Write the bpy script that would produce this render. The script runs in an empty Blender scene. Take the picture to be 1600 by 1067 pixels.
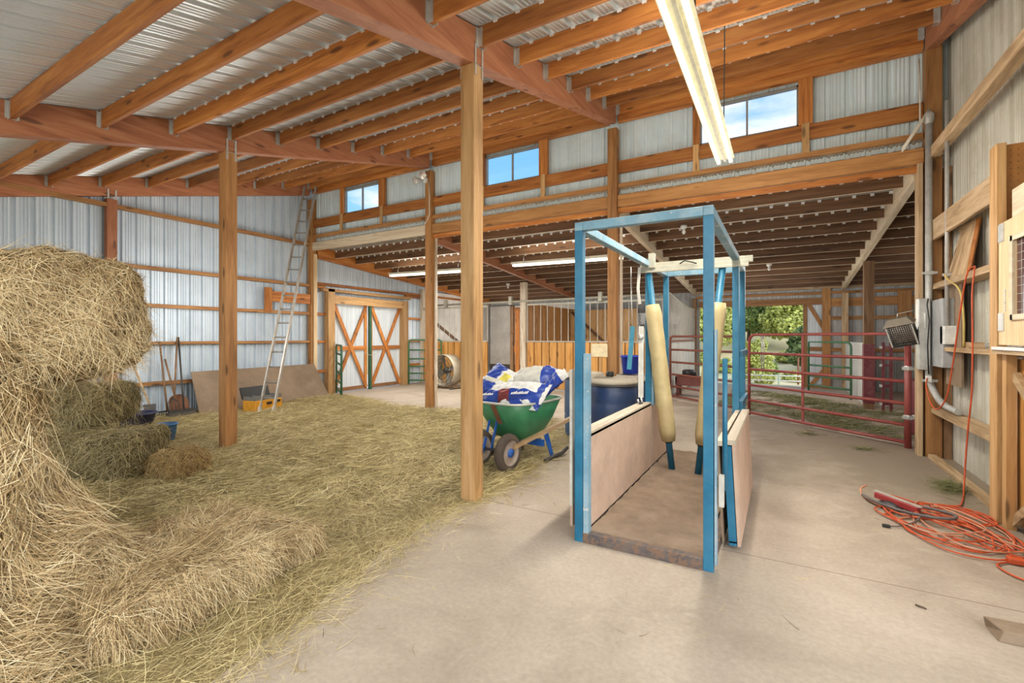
import bpy, math, random
import numpy as np
from mathutils import Vector, Matrix

SC = bpy.context.scene
COL = SC.collection
R = math.radians
random.seed(7)
rng = np.random.default_rng(11)

# ------------------------------------------------------------------ materials
MATS = {}


def new_mat(name):
    m = bpy.data.materials.new(name)
    m.use_nodes = True
    nt = m.node_tree
    nt.nodes.clear()
    out = nt.nodes.new('ShaderNodeOutputMaterial')
    b = nt.nodes.new('ShaderNodeBsdfPrincipled')
    nt.links.new(b.outputs[0], out.inputs[0])
    MATS[name] = m
    return m, nt, b


def N(nt, typ, **kw):
    n = nt.nodes.new(typ)
    for k, v in kw.items():
        if k.startswith('i_'):
            key = k[2:]
            key = int(key) if key.isdigit() else key.replace('_', ' ')
            n.inputs[key].default_value = v
        else:
            setattr(n, k, v)
    return n


def ramp(nt, stops, interp='LINEAR'):
    r = nt.nodes.new('ShaderNodeValToRGB')
    r.color_ramp.interpolation = interp
    el = r.color_ramp.elements
    while len(el) < len(stops):
        el.new(0.5)
    for e, (p, c) in zip(el, stops):
        e.position = p
        e.color = (c[0], c[1], c[2], 1)
    return r


def mixc(nt, a, b, fac, blend='MIX'):
    m = nt.nodes.new('ShaderNodeMix')
    m.data_type = 'RGBA'
    m.blend_type = blend
    for sock, v in ((m.inputs[6], a), (m.inputs[7], b), (m.inputs[0], fac)):
        if isinstance(v, bpy.types.NodeSocket):
            nt.links.new(v, sock)
        elif isinstance(v, (int, float)):
            sock.default_value = v
        else:
            sock.default_value = (v[0], v[1], v[2], 1)
    return m.outputs[2]


def obj_coord(nt, scale=(1, 1, 1), rand=True):
    tc = N(nt, 'ShaderNodeTexCoord')
    src = tc.outputs['Object']
    if rand:
        oi = N(nt, 'ShaderNodeObjectInfo')
        ml = N(nt, 'ShaderNodeMath', operation='MULTIPLY', i_1=37.0)
        nt.links.new(oi.outputs['Random'], ml.inputs[0])
        ad = N(nt, 'ShaderNodeVectorMath', operation='ADD')
        nt.links.new(src, ad.inputs[0])
        nt.links.new(ml.outputs[0], ad.inputs[1])
        src = ad.outputs[0]
    mp = N(nt, 'ShaderNodeMapping')
    mp.inputs['Scale'].default_value = scale
    nt.links.new(src, mp.inputs[0])
    return mp.outputs[0]


def wood(name, dark, mid, light, axis='z', rough=.62, grain=1.0, knots=True, var=.25):
    m, nt, b = new_mat(name)
    s = {'x': (.55, 7, 7), 'y': (7, .55, 7), 'z': (7, 7, .55)}[axis]
    s = tuple(v * grain for v in s)
    co = obj_coord(nt, s)
    n1 = N(nt, 'ShaderNodeTexNoise', i_Scale=1.6, i_Detail=6.0, i_Roughness=.62, i_Distortion=.9)
    nt.links.new(co, n1.inputs['Vector'])
    n2 = N(nt, 'ShaderNodeTexNoise', i_Scale=9.0, i_Detail=3.0, i_Roughness=.6)
    nt.links.new(co, n2.inputs['Vector'])
    ad = N(nt, 'ShaderNodeMath', operation='MULTIPLY_ADD', i_1=.25)
    nt.links.new(n2.outputs[0], ad.inputs[0])
    nt.links.new(n1.outputs[0], ad.inputs[2])
    r = ramp(nt, [(.42, dark), (.60, mid), (.80, light)])
    nt.links.new(ad.outputs[0], r.inputs[0])
    c = r.outputs[0]
    # board-to-board variation
    oi = N(nt, 'ShaderNodeObjectInfo')
    mr = N(nt, 'ShaderNodeMapRange', i_3=1.0 - var, i_4=1.0 + var)
    nt.links.new(oi.outputs['Random'], mr.inputs[0])
    c = mixc(nt, c, mr.outputs[0], 1.0, 'MULTIPLY')
    if knots:
        ks = {'x': (1.6, 6, 6), 'y': (6, 1.6, 6), 'z': (6, 6, 1.6)}[axis]
        kc = obj_coord(nt, ks)
        v = N(nt, 'ShaderNodeTexVoronoi', i_Scale=1.0, i_Randomness=1.0)
        nt.links.new(kc, v.inputs['Vector'])
        kr = ramp(nt, [(.0, (1, 1, 1)), (.10, (1, 1, 1)), (.17, (0, 0, 0))])
        nt.links.new(v.outputs['Distance'], kr.inputs[0])
        ml = N(nt, 'ShaderNodeMath', operation='MULTIPLY', i_1=.75)
        nt.links.new(kr.outputs[0], ml.inputs[0])
        c = mixc(nt, c, tuple(x * .35 for x in dark), ml.outputs[0])
    nt.links.new(c, b.inputs['Base Color'])
    b.inputs['Roughness'].default_value = rough
    bp = N(nt, 'ShaderNodeBump', i_Strength=.18, i_Distance=.01)
    nt.links.new(ad.outputs[0], bp.inputs['Height'])
    nt.links.new(bp.outputs[0], b.inputs['Normal'])
    return m


def paint(name, col, rough=.5, metal=0.0, chips=None, chip_amt=.62, scale=9.0, dust=None, bump=.1):
    """flat colour with procedural wear: chips of another colour and a faint mottled dust"""
    m, nt, b = new_mat(name)
    co = obj_coord(nt, (1, 1, 1))
    n = N(nt, 'ShaderNodeTexNoise', i_Scale=scale, i_Detail=6.0, i_Roughness=.7)
    nt.links.new(co, n.inputs['Vector'])
    r0 = ramp(nt, [(.3, tuple(x * .78 for x in col)), (.7, tuple(min(1, x * 1.15) for x in col))])
    nt.links.new(n.outputs[0], r0.inputs[0])
    c = r0.outputs[0]
    if dust is not None:
        n3 = N(nt, 'ShaderNodeTexNoise', i_Scale=scale * .4, i_Detail=5.0, i_Roughness=.65)
        nt.links.new(co, n3.inputs['Vector'])
        r3 = ramp(nt, [(.45, (0, 0, 0)), (.7, (.55, .55, .55))])
        nt.links.new(n3.outputs[0], r3.inputs[0])
        c = mixc(nt, c, dust, r3.outputs[0])
    if chips is not None:
        n2 = N(nt, 'ShaderNodeTexNoise', i_Scale=scale * 2.2, i_Detail=5.0, i_Roughness=.75)
        nt.links.new(co, n2.inputs['Vector'])
        r2 = ramp(nt, [(chip_amt, (0, 0, 0)), (chip_amt + .03, (1, 1, 1))])
        nt.links.new(n2.outputs[0], r2.inputs[0])
        c = mixc(nt, c, chips, r2.outputs[0])
    nt.links.new(c, b.inputs['Base Color'])
    b.inputs['Roughness'].default_value = rough
    b.inputs['Metallic'].default_value = metal
    if bump:
        bp = N(nt, 'ShaderNodeBump', i_Strength=bump, i_Distance=.004)
        nt.links.new(n.outputs[0], bp.inputs['Height'])
        nt.links.new(bp.outputs[0], b.inputs['Normal'])
    return m


def sheet_metal(name, a, c_, axis, rough=.5, stain=None, metal=.12):
    m, nt, b = new_mat(name)
    s = {'x': (.35, 9, 9), 'y': (9, .35, 9), 'z': (9, 9, .35)}[axis]
    co = obj_coord(nt, s, rand=False)
    n = N(nt, 'ShaderNodeTexNoise', i_Scale=1.0, i_Detail=5.0, i_Roughness=.65)
    nt.links.new(co, n.inputs['Vector'])
    r = ramp(nt, [(.32, a), (.68, c_)])
    nt.links.new(n.outputs[0], r.inputs[0])
    c = r.outputs[0]
    if stain is not None:
        co2 = obj_coord(nt, (1, 1, 1), rand=False)
        n2 = N(nt, 'ShaderNodeTexNoise', i_Scale=1.7, i_Detail=6.0, i_Roughness=.7)
        nt.links.new(co2, n2.inputs['Vector'])
        r2 = ramp(nt, [(.45, (0, 0, 0)), (.75, (.8, .8, .8))])
        nt.links.new(n2.outputs[0], r2.inputs[0])
        c = mixc(nt, c, stain, r2.outputs[0])
    nt.links.new(c, b.inputs['Base Color'])
    b.inputs['Roughness'].default_value = rough
    b.inputs['Metallic'].default_value = metal
    return m


def emis(name, col, strength):
    m, nt, b = new_mat(name)
    b.inputs['Base Color'].default_value = (*col, 1)
    b.inputs['Emission Color'].default_value = (*col, 1)
    b.inputs['Emission Strength'].default_value = strength
    return m


def glass(name, tint=(.95, .97, 1), refl=.06):
    m = bpy.data.materials.new(name)
    m.use_nodes = True
    nt = m.node_tree
    nt.nodes.clear()
    out = nt.nodes.new('ShaderNodeOutputMaterial')
    t = N(nt, 'ShaderNodeBsdfTransparent')
    t.inputs[0].default_value = (*tint, 1)
    g = N(nt, 'ShaderNodeBsdfGlossy')
    g.inputs['Roughness'].default_value = .03
    mx = N(nt, 'ShaderNodeMixShader')
    mx.inputs[0].default_value = refl
    nt.links.new(t.outputs[0], mx.inputs[1])
    nt.links.new(g.outputs[0], mx.inputs[2])
    nt.links.new(mx.outputs[0], out.inputs[0])
    MATS[name] = m
    return m


def hay_mat(name, stops):
    m, nt, b = new_mat(name)
    at = N(nt, 'ShaderNodeAttribute')
    at.attribute_name = 'tint'
    r = ramp(nt, stops)
    nt.links.new(at.outputs['Fac'], r.inputs[0])
    nt.links.new(r.outputs[0], b.inputs['Base Color'])
    b.inputs['Roughness'].default_value = .6
    b.inputs['Specular IOR Level'].default_value = .25
    return m


def hay_body(name, a, c_, d, sc=14):
    m, nt, b = new_mat(name)
    co = obj_coord(nt, (1, 1, 1))
    n = N(nt, 'ShaderNodeTexNoise', i_Scale=sc, i_Detail=8.0, i_Roughness=.8, i_Distortion=1.5)
    nt.links.new(co, n.inputs['Vector'])
    r = ramp(nt, [(.34, a), (.52, c_), (.68, d)])
    nt.links.new(n.outputs[0], r.inputs[0])
    nt.links.new(r.outputs[0], b.inputs['Base Color'])
    b.inputs['Roughness'].default_value = .9
    bp = N(nt, 'ShaderNodeBump', i_Strength=.8, i_Distance=.03)
    nt.links.new(n.outputs[0], bp.inputs['Height'])
    nt.links.new(bp.outputs[0], b.inputs['Normal'])
    return m


POST = [(.30, .155, .055), (.46, .26, .10), (.58, .36, .165)]
PDRK = [(.20, .085, .024), (.33, .15, .045), (.44, .22, .075)]
ORNG = [(.20, .060, .012), (.40, .135, .024), (.54, .22, .05)]
PINK = [(.25, .085, .036), (.38, .137, .058), (.46, .20, .095)]
OLDW = [(.25, .155, .075), (.42, .28, .15), (.58, .42, .26)]
for ax in 'xyz':
    wood('post_' + ax, *POST, axis=ax)
    wood('pdark_' + ax, *PDRK, axis=ax)
    wood('orange_' + ax, *ORNG, axis=ax)
    wood('pink_' + ax, *PINK, axis=ax)
    wood('old_' + ax, *OLDW, axis=ax, var=.12)
wood('brown_x', (.06, .027, .011), (.115, .052, .02), (.18, .09, .04), axis='x', var=.15)
wood('brown_y', (.15, .068, .026), (.24, .11, .042), (.33, .17, .075), axis='y', var=.15)
wood('brown_z', (.13, .065, .03), (.22, .115, .05), (.31, .175, .085), axis='z', var=.15)
wood('amber_z', (.36, .15, .03), (.55, .26, .06), (.66, .36, .11), axis='z', var=.12)
wood('pale_z', (.52, .34, .17), (.67, .48, .27), (.76, .59, .37), axis='z', var=.1, knots=False)
wood('pale_x', (.50, .38, .24), (.66, .54, .38), (.76, .66, .50), axis='x', var=.1, knots=False)
wood('pale_y', (.50, .38, .24), (.66, .54, .38), (.76, .66, .50), axis='y', var=.1, knots=False)
paint('ply_pink', (.56, .405, .31), .75, 0, dust=(.44, .315, .235), scale=4)
wood('dusty_ledge', (.42, .35, .26), (.52, .45, .35), (.62, .55, .45), axis='y', var=.05, knots=False)
paint('ply_brown', (.225, .155, .098), .8, 0, dust=(.33, .245, .165), scale=3)
paint('grey_wood', (.22, .155, .10), .8, 0, dust=(.34, .26, .19), scale=9)
wood('dirty_post', (.30, .2, .11), (.55, .45, .33), (.78, .72, .62), axis='z', var=.05, knots=False)

sheet_metal('metal_wall_left', (.52, .60, .68), (.68, .76, .83), 'z', stain=(.50, .57, .63), metal=.3)
sheet_metal('metal_clerestory', (.60, .72, .77), (.74, .85, .90), 'z', stain=(.56, .63, .64))
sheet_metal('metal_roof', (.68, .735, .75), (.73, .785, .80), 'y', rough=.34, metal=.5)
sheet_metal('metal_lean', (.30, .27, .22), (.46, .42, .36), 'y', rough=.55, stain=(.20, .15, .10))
sheet_metal('metal_right', (.43, .41, .34), (.63, .61, .54), 'z', stain=(.35, .31, .22))
sheet_metal('metal_back', (.34, .34, .33), (.54, .55, .55), 'z', stain=(.23, .19, .155))
sheet_metal('metal_white', (.74, .74, .71), (.88, .88, .86), 'z', stain=(.62, .58, .52))
sheet_metal('metal_door', (.58, .64, .68), (.70, .75, .79), 'z')
paint('galv', (.60, .60, .57), .42, .6)
paint('galv_dusty', (.52, .50, .45), .6, .2, dust=(.5, .42, .32))
paint('conduit_grey', (.46, .46, .44), .5, .2)
paint('box_grey', (.38, .39, .39), .5, .1)
paint('aluminium', (.50, .48, .44), .4, .55, dust=(.5, .44, .36))
paint('blue_frame', (.010, .135, .245), .42, 0, chips=(.42, .42, .40), chip_amt=.72, dust=(.06, .22, .34), scale=7)
paint('blue_dusty', (.17, .32, .42), .6, 0, chips=(.55, .53, .48), chip_amt=.62, dust=(.5, .52, .5), scale=7)
paint('cream_steel', (.40, .39, .32), .5, .1, chips=(.25, .18, .10), chip_amt=.68, dust=(.5, .44, .34))
paint('rusty_blue', (.085, .075, .078), .6, .1, chips=(.19, .115, .075), chip_amt=.5, dust=(.25, .18, .13), scale=10)
paint('pad_vinyl', (.50, .40, .20), .5, 0, dust=(.38, .29, .15), scale=5)
paint('strap_white', (.62, .60, .55), .8)
paint('strap_blue', (.06, .25, .36), .8)
paint('red_gate', (.29, .055, .047), .45, 0, chips=(.40, .24, .2), chip_amt=.74, dust=(.36, .12, .10))
paint('maroon_gate', (.20, .060, .045), .5, 0, chips=(.36, .24, .2), chip_amt=.7)
paint('green_gate', (.055, .16, .07), .45, 0, chips=(.30, .33, .26), chip_amt=.66)
paint('dark_green', (.03, .11, .06), .45)
paint('magenta', (.20, .035, .05), .5, 0, chips=(.30, .2, .18), chip_amt=.6, dust=(.26, .12, .11))
paint('barrow_green', (.035, .20, .085), .4, 0, chips=(.55, .62, .52), chip_amt=.70, dust=(.10, .26, .14), scale=6)
paint('barrow_blue', (.02, .11, .42), .4)
paint('rim_steel', (.52, .52, .46), .5, .3)
paint('tire', (.085, .065, .05), .85, dust=(.17, .125, .085), scale=8)
paint('hub', (.36, .29, .24), .6, .1, dust=(.42, .34, .28))
paint('bag_white', (.62, .62, .60), .45, bump=.3)
paint('bag_blue', (.012, .045, .29), .38, bump=.3)
paint('bag_red', (.19, .022, .022), .4)
paint('bag_yellow', (.62, .55, .10), .45)
paint('bag_grey', (.50, .49, .44), .5)
paint('drum_blue', (.016, .045, .135), .4, 0, dust=(.10, .11, .14), scale=4)
paint('drum_blue2', (.03, .10, .22), .45, 0, dust=(.12, .15, .2), scale=4)
paint('drum_lid', (.42, .37, .29), .7, 0, dust=(.5, .44, .34))
paint('bucket_blue', (.02, .05, .48), .4)
paint('bucket_sky', (.04, .19, .46), .5)
paint('navy', (.02, .025, .07), .5)
paint('black_plastic', (.014, .014, .014), .45)
paint('dark_steel', (.06, .055, .05), .5, .3)
paint('toolbox_yellow', (.66, .30, .02), .5, 0, chips=(.3, .2, .1), chip_amt=.7)
paint('toolbox_grey', (.17, .165, .15), .6)
paint('white_plastic', (.72, .72, .68), .4)
paint('fixture_white', (.70, .68, .58), .4)
paint('plaster', (.64, .61, .56), .85, 0, dust=(.42, .40, .36), scale=2)
paint('stain_dark', (.10, .085, .07), .85)
paint('cord_orange', (.56, .085, .022), .45, bump=0)
paint('cord_pink', (.60, .27, .16), .5, bump=0)
paint('cord_grey', (.13, .115, .11), .45, bump=0)
paint('cord_yellow', (.55, .42, .12), .5, bump=0)
paint('cable_white', (.60, .55, .46), .5, bump=0)
paint('light_red', (.36, .045, .045), .4)
paint('reflector', (.70, .66, .60), .3, .4)
paint('heater_brown', (.13, .10, .06), .5)
paint('heater_grille', (.24, .23, .22), .35, .5)
paint('heater_glow', (.20, .14, .10), .35, .6)
paint('pegboard', (.36, .155, .035), .6)
paint('pane_red', (.085, .03, .03), .2)
paint('fan_steel', (.45, .40, .30), .5, .3, dust=(.35, .27, .18))
paint('fan_blade', (.24, .22, .18), .6, .2)
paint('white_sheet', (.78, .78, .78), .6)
paint('grey_post_paint', (.4, .38, .33), .6)
paint('rust', (.20, .085, .04), .75)
paint('window_frame', (.25, .24, .22), .5)
paint('dark_rung', (.24, .23, .21), .5, .3)
paint('paper', (.72, .62, .40), .7)
paint('mat_rubber', (.20, .14, .095), .9, 0, dust=(.34, .255, .185), scale=7, bump=.9)
paint('bark', (.12, .08, .05), .9)
paint('fence_green', (.34, .45, .32), .5)
paint('fence_white', (.66, .66, .60), .6)
emis('tube_warm', (1.0, .90, .58), 1.25)
emis('tube_white', (1.0, .95, .82), 2.4)
glass('window_glass')

HS = [(0.0, (.10, .058, .022)), (.3, (.32, .215, .097)), (.55, (.55, .405, .21)), (.8, (.68, .55, .325)), (1.0, (.82, .72, .48))]
hay_mat('straw', HS)
hay_mat('straw_floor', [(0.0, (.12, .08, .028)), (.3, (.33, .255, .108)), (.6, (.55, .45, .215)), (.85, (.67, .57, .30)), (1.0, (.78, .66, .39))])
hay_mat('straw_dark', [(0.0, (.055, .040, .018)), (.35, (.19, .145, .06)), (.7, (.37, .30, .135)), (1.0, (.58, .48, .27))])
hay_mat('straw_amber', [(0.0, (.12, .06, .02)), (.35, (.32, .19, .07)), (.7, (.48, .33, .13)), (1.0, (.60, .46, .22))])
hay_mat('hay_green', [(0.0, (.045, .05, .02)), (.5, (.17, .18, .07)), (1.0, (.40, .38, .18))])
hay_body('hay_core', (.07, .045, .016), (.20, .135, .05), (.36, .26, .11))
hay_body('hay_core_dark', (.04, .03, .013), (.13, .10, .04), (.25, .20, .09))
hay_body('hay_floor', (.15, .108, .045), (.31, .237, .10), (.45, .36, .17), sc=9)
hay_body('hay_aisle', (.13, .12, .06), (.25, .22, .12), (.42, .36, .24), sc=7)


def concrete(name):
    m, nt, b = new_mat(name)
    co = obj_coord(nt, (1, 1, 1), rand=False)
    n = N(nt, 'ShaderNodeTexNoise', i_Scale=.9, i_Detail=9.0, i_Roughness=.62, i_Distortion=.4)
    nt.links.new(co, n.inputs['Vector'])
    r = ramp(nt, [(.30, (.305, .247, .190)), (.5, (.41, .340, .268)), (.72, (.49, .415, .335))])
    nt.links.new(n.outputs[0], r.inputs[0])
    n2 = N(nt, 'ShaderNodeTexNoise', i_Scale=34.0, i_Detail=5.0, i_Roughness=.7)
    nt.links.new(co, n2.inputs['Vector'])
    r2 = ramp(nt, [(.3, (.86, .86, .86)), (.7, (1.08, 1.08, 1.08))])
    nt.links.new(n2.outputs[0], r2.inputs[0])
    c = mixc(nt, r.outputs[0], r2.outputs[0], 1.0, 'MULTIPLY')
    # worn pale smears
    n3 = N(nt, 'ShaderNodeTexNoise', i_Scale=2.3, i_Detail=6.0, i_Roughness=.7, i_Distortion=2.0)
    nt.links.new(co, n3.inputs['Vector'])
    r3 = ramp(nt, [(.56, (0, 0, 0)), (.72, (.5, .5, .5))])
    nt.links.new(n3.outputs[0], r3.inputs[0])
    c = mixc(nt, c, (.50, .44, .375), r3.outputs[0])
    # saw-cut joints along X at y = 3.6 (+8.4) and along Y
    tc = N(nt, 'ShaderNodeTexCoord')
    sp = N(nt, 'ShaderNodeSeparateXYZ')
    nt.links.new(tc.outputs['Object'], sp.inputs[0])

    def line(sock, at, w):
        s = N(nt, 'ShaderNodeMath', operation='SUBTRACT', i_1=at)
        nt.links.new(sock, s.inputs[0])
        a = N(nt, 'ShaderNodeMath', operation='ABSOLUTE')
        nt.links.new(s.outputs[0], a.inputs[0])
        l = N(nt, 'ShaderNodeMath', operation='LESS_THAN', i_1=w)
        nt.links.new(a.outputs[0], l.inputs[0])
        return l.outputs[0]
    f = line(sp.outputs['Y'], 3.6, .004)
    f2 = line(sp.outputs['Y'], 8.0, .005)
    mx = N(nt, 'ShaderNodeMath', operation='MAXIMUM')
    nt.links.new(f, mx.inputs[0])
    nt.links.new(f2, mx.inputs[1])
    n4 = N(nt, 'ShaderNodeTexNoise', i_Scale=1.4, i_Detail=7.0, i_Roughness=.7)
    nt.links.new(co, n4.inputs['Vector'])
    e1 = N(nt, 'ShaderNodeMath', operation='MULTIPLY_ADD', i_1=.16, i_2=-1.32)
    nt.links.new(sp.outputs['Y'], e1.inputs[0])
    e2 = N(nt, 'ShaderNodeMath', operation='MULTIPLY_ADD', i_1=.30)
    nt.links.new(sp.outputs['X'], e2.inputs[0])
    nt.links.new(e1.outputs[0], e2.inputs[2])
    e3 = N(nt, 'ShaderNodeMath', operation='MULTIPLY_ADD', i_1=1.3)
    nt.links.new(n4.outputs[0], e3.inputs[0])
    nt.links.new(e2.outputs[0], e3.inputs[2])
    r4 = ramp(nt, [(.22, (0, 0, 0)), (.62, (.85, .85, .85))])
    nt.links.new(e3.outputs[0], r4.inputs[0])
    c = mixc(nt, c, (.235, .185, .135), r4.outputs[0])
    c = mixc(nt, c, (.17, .12, .09), mx.outputs[0])
    nt.links.new(c, b.inputs['Base Color'])
    b.inputs['Roughness'].default_value = .72
    bp = N(nt, 'ShaderNodeBump', i_Strength=.12, i_Distance=.01)
    nt.links.new(n2.outputs[0], bp.inputs['Height'])
    nt.links.new(bp.outputs[0], b.inputs['Normal'])
    return m


concrete('concrete')
paint('dirt', (.42, .335, .27), .9, 0, dust=(.54, .46, .385), scale=1.6, bump=.5)
paint('yard', (.78, .66, .40), .95, 0, dust=(.46, .52, .15), scale=.45, bump=.4)
paint('leaf_yellow', (.46, .50, .13), .7, 0, dust=(.58, .60, .27), scale=1.5)
paint('leaf_green', (.27, .36, .11), .7, 0, dust=(.44, .50, .20), scale=1.5)
paint('leaf_dark', (.13, .20, .07), .7, 0, dust=(.26, .32, .12), scale=1.5)


# ------------------------------------------------------------------ mesh builder
class MB:
    def __init__(s):
        s.v, s.f, s.mi, s.sm = [], [], [], []

    def add(s, verts, faces, mi=0, smooth=False):
        o = len(s.v)
        s.v += [tuple(p) for p in verts]
        s.f += [tuple(i + o for i in f) for f in faces]
        s.mi += [mi] * len(faces)
        s.sm += [smooth] * len(faces)
        return s

    def box(s, x0, x1, y0, y1, z0, z1, mi=0, M=None):
        vs = [(x, y, z) for z in (z0, z1) for y in (y0, y1) for x in (x0, x1)]
        if M is not None:
            vs = [tuple(M @ Vector(p)) for p in vs]
        return s.add(vs, [(0, 2, 3, 1), (4, 5, 7, 6), (0, 1, 5, 4), (2, 6, 7, 3), (0, 4, 6, 2), (1, 3, 7, 5)], mi)

    def bar(s, p, q, w, h, up=(0, 0, 1), mi=0):
        """box between p and q; w across, h along 'up'"""
        p, q = Vector(p), Vector(q)
        d = (q - p).normalized()
        u = Vector(up)
        u = (u - d * u.dot(d))
        if u.length < 1e-5:
            u = Vector((1, 0, 0)) - d * d.x
        u.normalize()
        r = d.cross(u)
        vs = []
        for c in (p, q):
            for a, b_ in ((-1, -1), (1, -1), (1, 1), (-1, 1)):
                vs.append(c + r * (a * w / 2) + u * (b_ * h / 2))
        return s.add(vs, [(3, 2, 1, 0), (4, 5, 6, 7), (0, 1, 5, 4), (1, 2, 6, 5), (2, 3, 7, 6), (3, 0, 4, 7)], mi)

    def tube(s, pts, r, n=8, mi=0, closed=False, caps=True, rads=None):
        pts = [Vector(p) for p in pts]
        k = len(pts)
        u = None
        rings = []
        for i, p in enumerate(pts):
            if closed:
                t = pts[(i + 1) % k] - pts[i - 1]
            else:
                t = pts[min(i + 1, k - 1)] - pts[max(i - 1, 0)]
            if t.length < 1e-9:
                t = Vector((0, 0, 1))
            t.normalize()
            if u is None:
                a = Vector((0, 0, 1)) if abs(t.z) < .9 else Vector((1, 0, 0))
                u = a - t * a.dot(t)
            else:
                u = u - t * u.dot(t)
            if u.length < 1e-6:
                u = Vector((1, 0, 0)) - t * t.x
            u.normalize()
            w = t.cross(u)
            rr = rads[i] if rads else r
            rings.append([p + (u * math.cos(2 * math.pi * j / n) + w * math.sin(2 * math.pi * j / n)) * rr for j in range(n)])
        vs = [q for ring in rings for q in ring]
        fs = []
        m = k if closed else k - 1
        for i in range(m):
            a, b_ = i * n, ((i + 1) % k) * n
            for j in range(n):
                fs.append((a + j, a + (j + 1) % n, b_ + (j + 1) % n, b_ + j))
        s.add(vs, fs, mi, True)
        if caps and not closed:
            o = len(s.v) - len(vs)
            s.f += [tuple(o + j for j in range(n))[::-1], tuple(o + (k - 1) * n + j for j in range(n))]
            s.mi += [mi, mi]
            s.sm += [False, False]
        return s

    def lathe(s, prof, n=24, M=None, mi=0, smooth=True):
        """prof: list of (r, z) revolved about Z"""
        vs = []
        for r, z in prof:
            for j in range(n):
                a = 2 * math.pi * j / n
                p = Vector((r * math.cos(a), r * math.sin(a), z))
                vs.append(M @ p if M is not None else p)
        fs = []
        for i in range(len(prof) - 1):
            for j in range(n):
                fs.append((i * n + j, i * n + (j + 1) % n, (i + 1) * n + (j + 1) % n, (i + 1) * n + j))
        s.add(vs, fs, mi, smooth)
        return s

    def prism(s, poly, ext, mi=0):
        """polygon (list of 3D points) extruded by vector ext"""
        n = len(poly)
        e = Vector(ext)
        vs = [Vector(p) for p in poly] + [Vector(p) + e for p in poly]
        fs = [tuple(range(n))[::-1], tuple(range(n, 2 * n))] + [(i, (i + 1) % n, n + (i + 1) % n, n + i) for i in range(n)]
        return s.add(vs, fs, mi)

    def build(s, name, mats, parent=None, origin=None, bevel=0, local=False, solid=0):
        """world-space verts unless local; a child is stored relative to its root's location"""
        me = bpy.data.meshes.new(name)
        vs = s.v
        off = Vector((0, 0, 0))
        root = None
        if not local:
            if parent is not None:
                off = Vector(parent['_org']) if '_org' in parent else parent.location.copy()
            elif origin is not None:
                off = Vector(origin)
            else:
                a = np.array(vs)
                lo, hi = a.min(0), a.max(0)
                off = Vector(((lo[0] + hi[0]) / 2, (lo[1] + hi[1]) / 2, lo[2]))
            vs = [(p[0] - off.x, p[1] - off.y, p[2] - off.z) for p in vs]
        me.from_pydata(vs, [], s.f)
        if not isinstance(mats, (list, tuple)):
            mats = [mats]
        for m in mats:
            me.materials.append(MATS[m])
        me.polygons.foreach_set('material_index', s.mi)
        me.polygons.foreach_set('use_smooth', s.sm)
        me.update()
        o = bpy.data.objects.new(name, me)
        COL.objects.link(o)
        if parent is not None:
            o.parent = parent
            o['_org'] = list(off)
        else:
            if not local:
                o.location = off
            o['_org'] = list(off)
        if bevel:
            md = o.modifiers.new('edge', 'BEVEL')
            md.width = bevel
            md.segments = 2
            md.limit_method = 'ANGLE'
        if solid:
            md = o.modifiers.new('wall', 'SOLIDIFY')
            md.thickness = solid
        return o


def tag(o, label, cat, group=None):
    o['label'] = label
    o['category'] = cat
    if group:
        o['group'] = group
    return o


def thing(name, loc, label, cat, group=None, rot=0.0):
    o = bpy.data.objects.new(name, None)
    o.empty_display_size = .1
    COL.objects.link(o)
    o.location = loc
    o.rotation_euler = (0, 0, rot)
    o['_org'] = list(loc)
    return tag(o, label, cat, group)


def structure(o, label=None):
    o['kind'] = 'structure'
    if label:
        o['label'] = label
    return o


ORD = ['first', 'second', 'third', 'fourth', 'fifth', 'sixth', 'seventh', 'eighth', 'ninth', 'tenth', 'eleventh', 'twelfth', 'thirteenth', 'fourteenth']

# grid of the barn
XL, XA, XB, XC = -10.40, -6.50, -2.48, 1.62     # left wall posts, left post row, centre post row, right wall posts
YP, YC, YS, YB = 3.55, 7.75, 11.95, 16.15       # post row, window wall, stall row, rear wall


def zs(y):      # underside of main roof sheet
    return 4.345 + .266 * (y - YP)


def zl(y):      # underside of lean-to roof sheet
    return 3.86 - .085 * (y - 7.7)


def ribbed(axis_len, pitch=.2286, rib_w=.045, rib_h=.022, minor=True):
    """1-D corrugation profile: list of (t, h)"""
    out = []
    t = 0.0
    while t < axis_len:
        for dt, h in ((0, 0), (.012, rib_h), (.012 + rib_w, rib_h), (.024 + rib_w, 0)):
            out.append((t + dt, h))
        if minor:
            for c in (.42, .60, .78):
                b0 = t + pitch * c
                out += [(b0, 0), (b0 + .006, .3 * rib_h), (b0 + .022, .3 * rib_h), (b0 + .028, 0)]
        t += pitch
    out = [(a, h) for a, h in out if a < axis_len] + [(axis_len, 0)]
    return out


def ribbed_panel(mb, o, du, length, dv_list, nrm, pitch=.2286, rib_h=.022, minor=True, mi=0):
    """sheet: starts at o, ribs spaced along du over 'length'; dv_list = offsets (vectors) across"""
    o, du, nrm = Vector(o), Vector(du), Vector(nrm)
    pr = ribbed(length, pitch, rib_h=rib_h, minor=minor)
    n = len(dv_list)
    vs, fs = [], []
    for t, h in pr:
        for dv in dv_list:
            vs.append(o + du * t + nrm * h + Vector(dv))
    for i in range(len(pr) - 1):
        for j in range(n - 1):
            fs.append((i * n + j, (i + 1) * n + j, (i + 1) * n + j + 1, i * n + j + 1))
    mb.add(vs, fs, mi)


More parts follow.
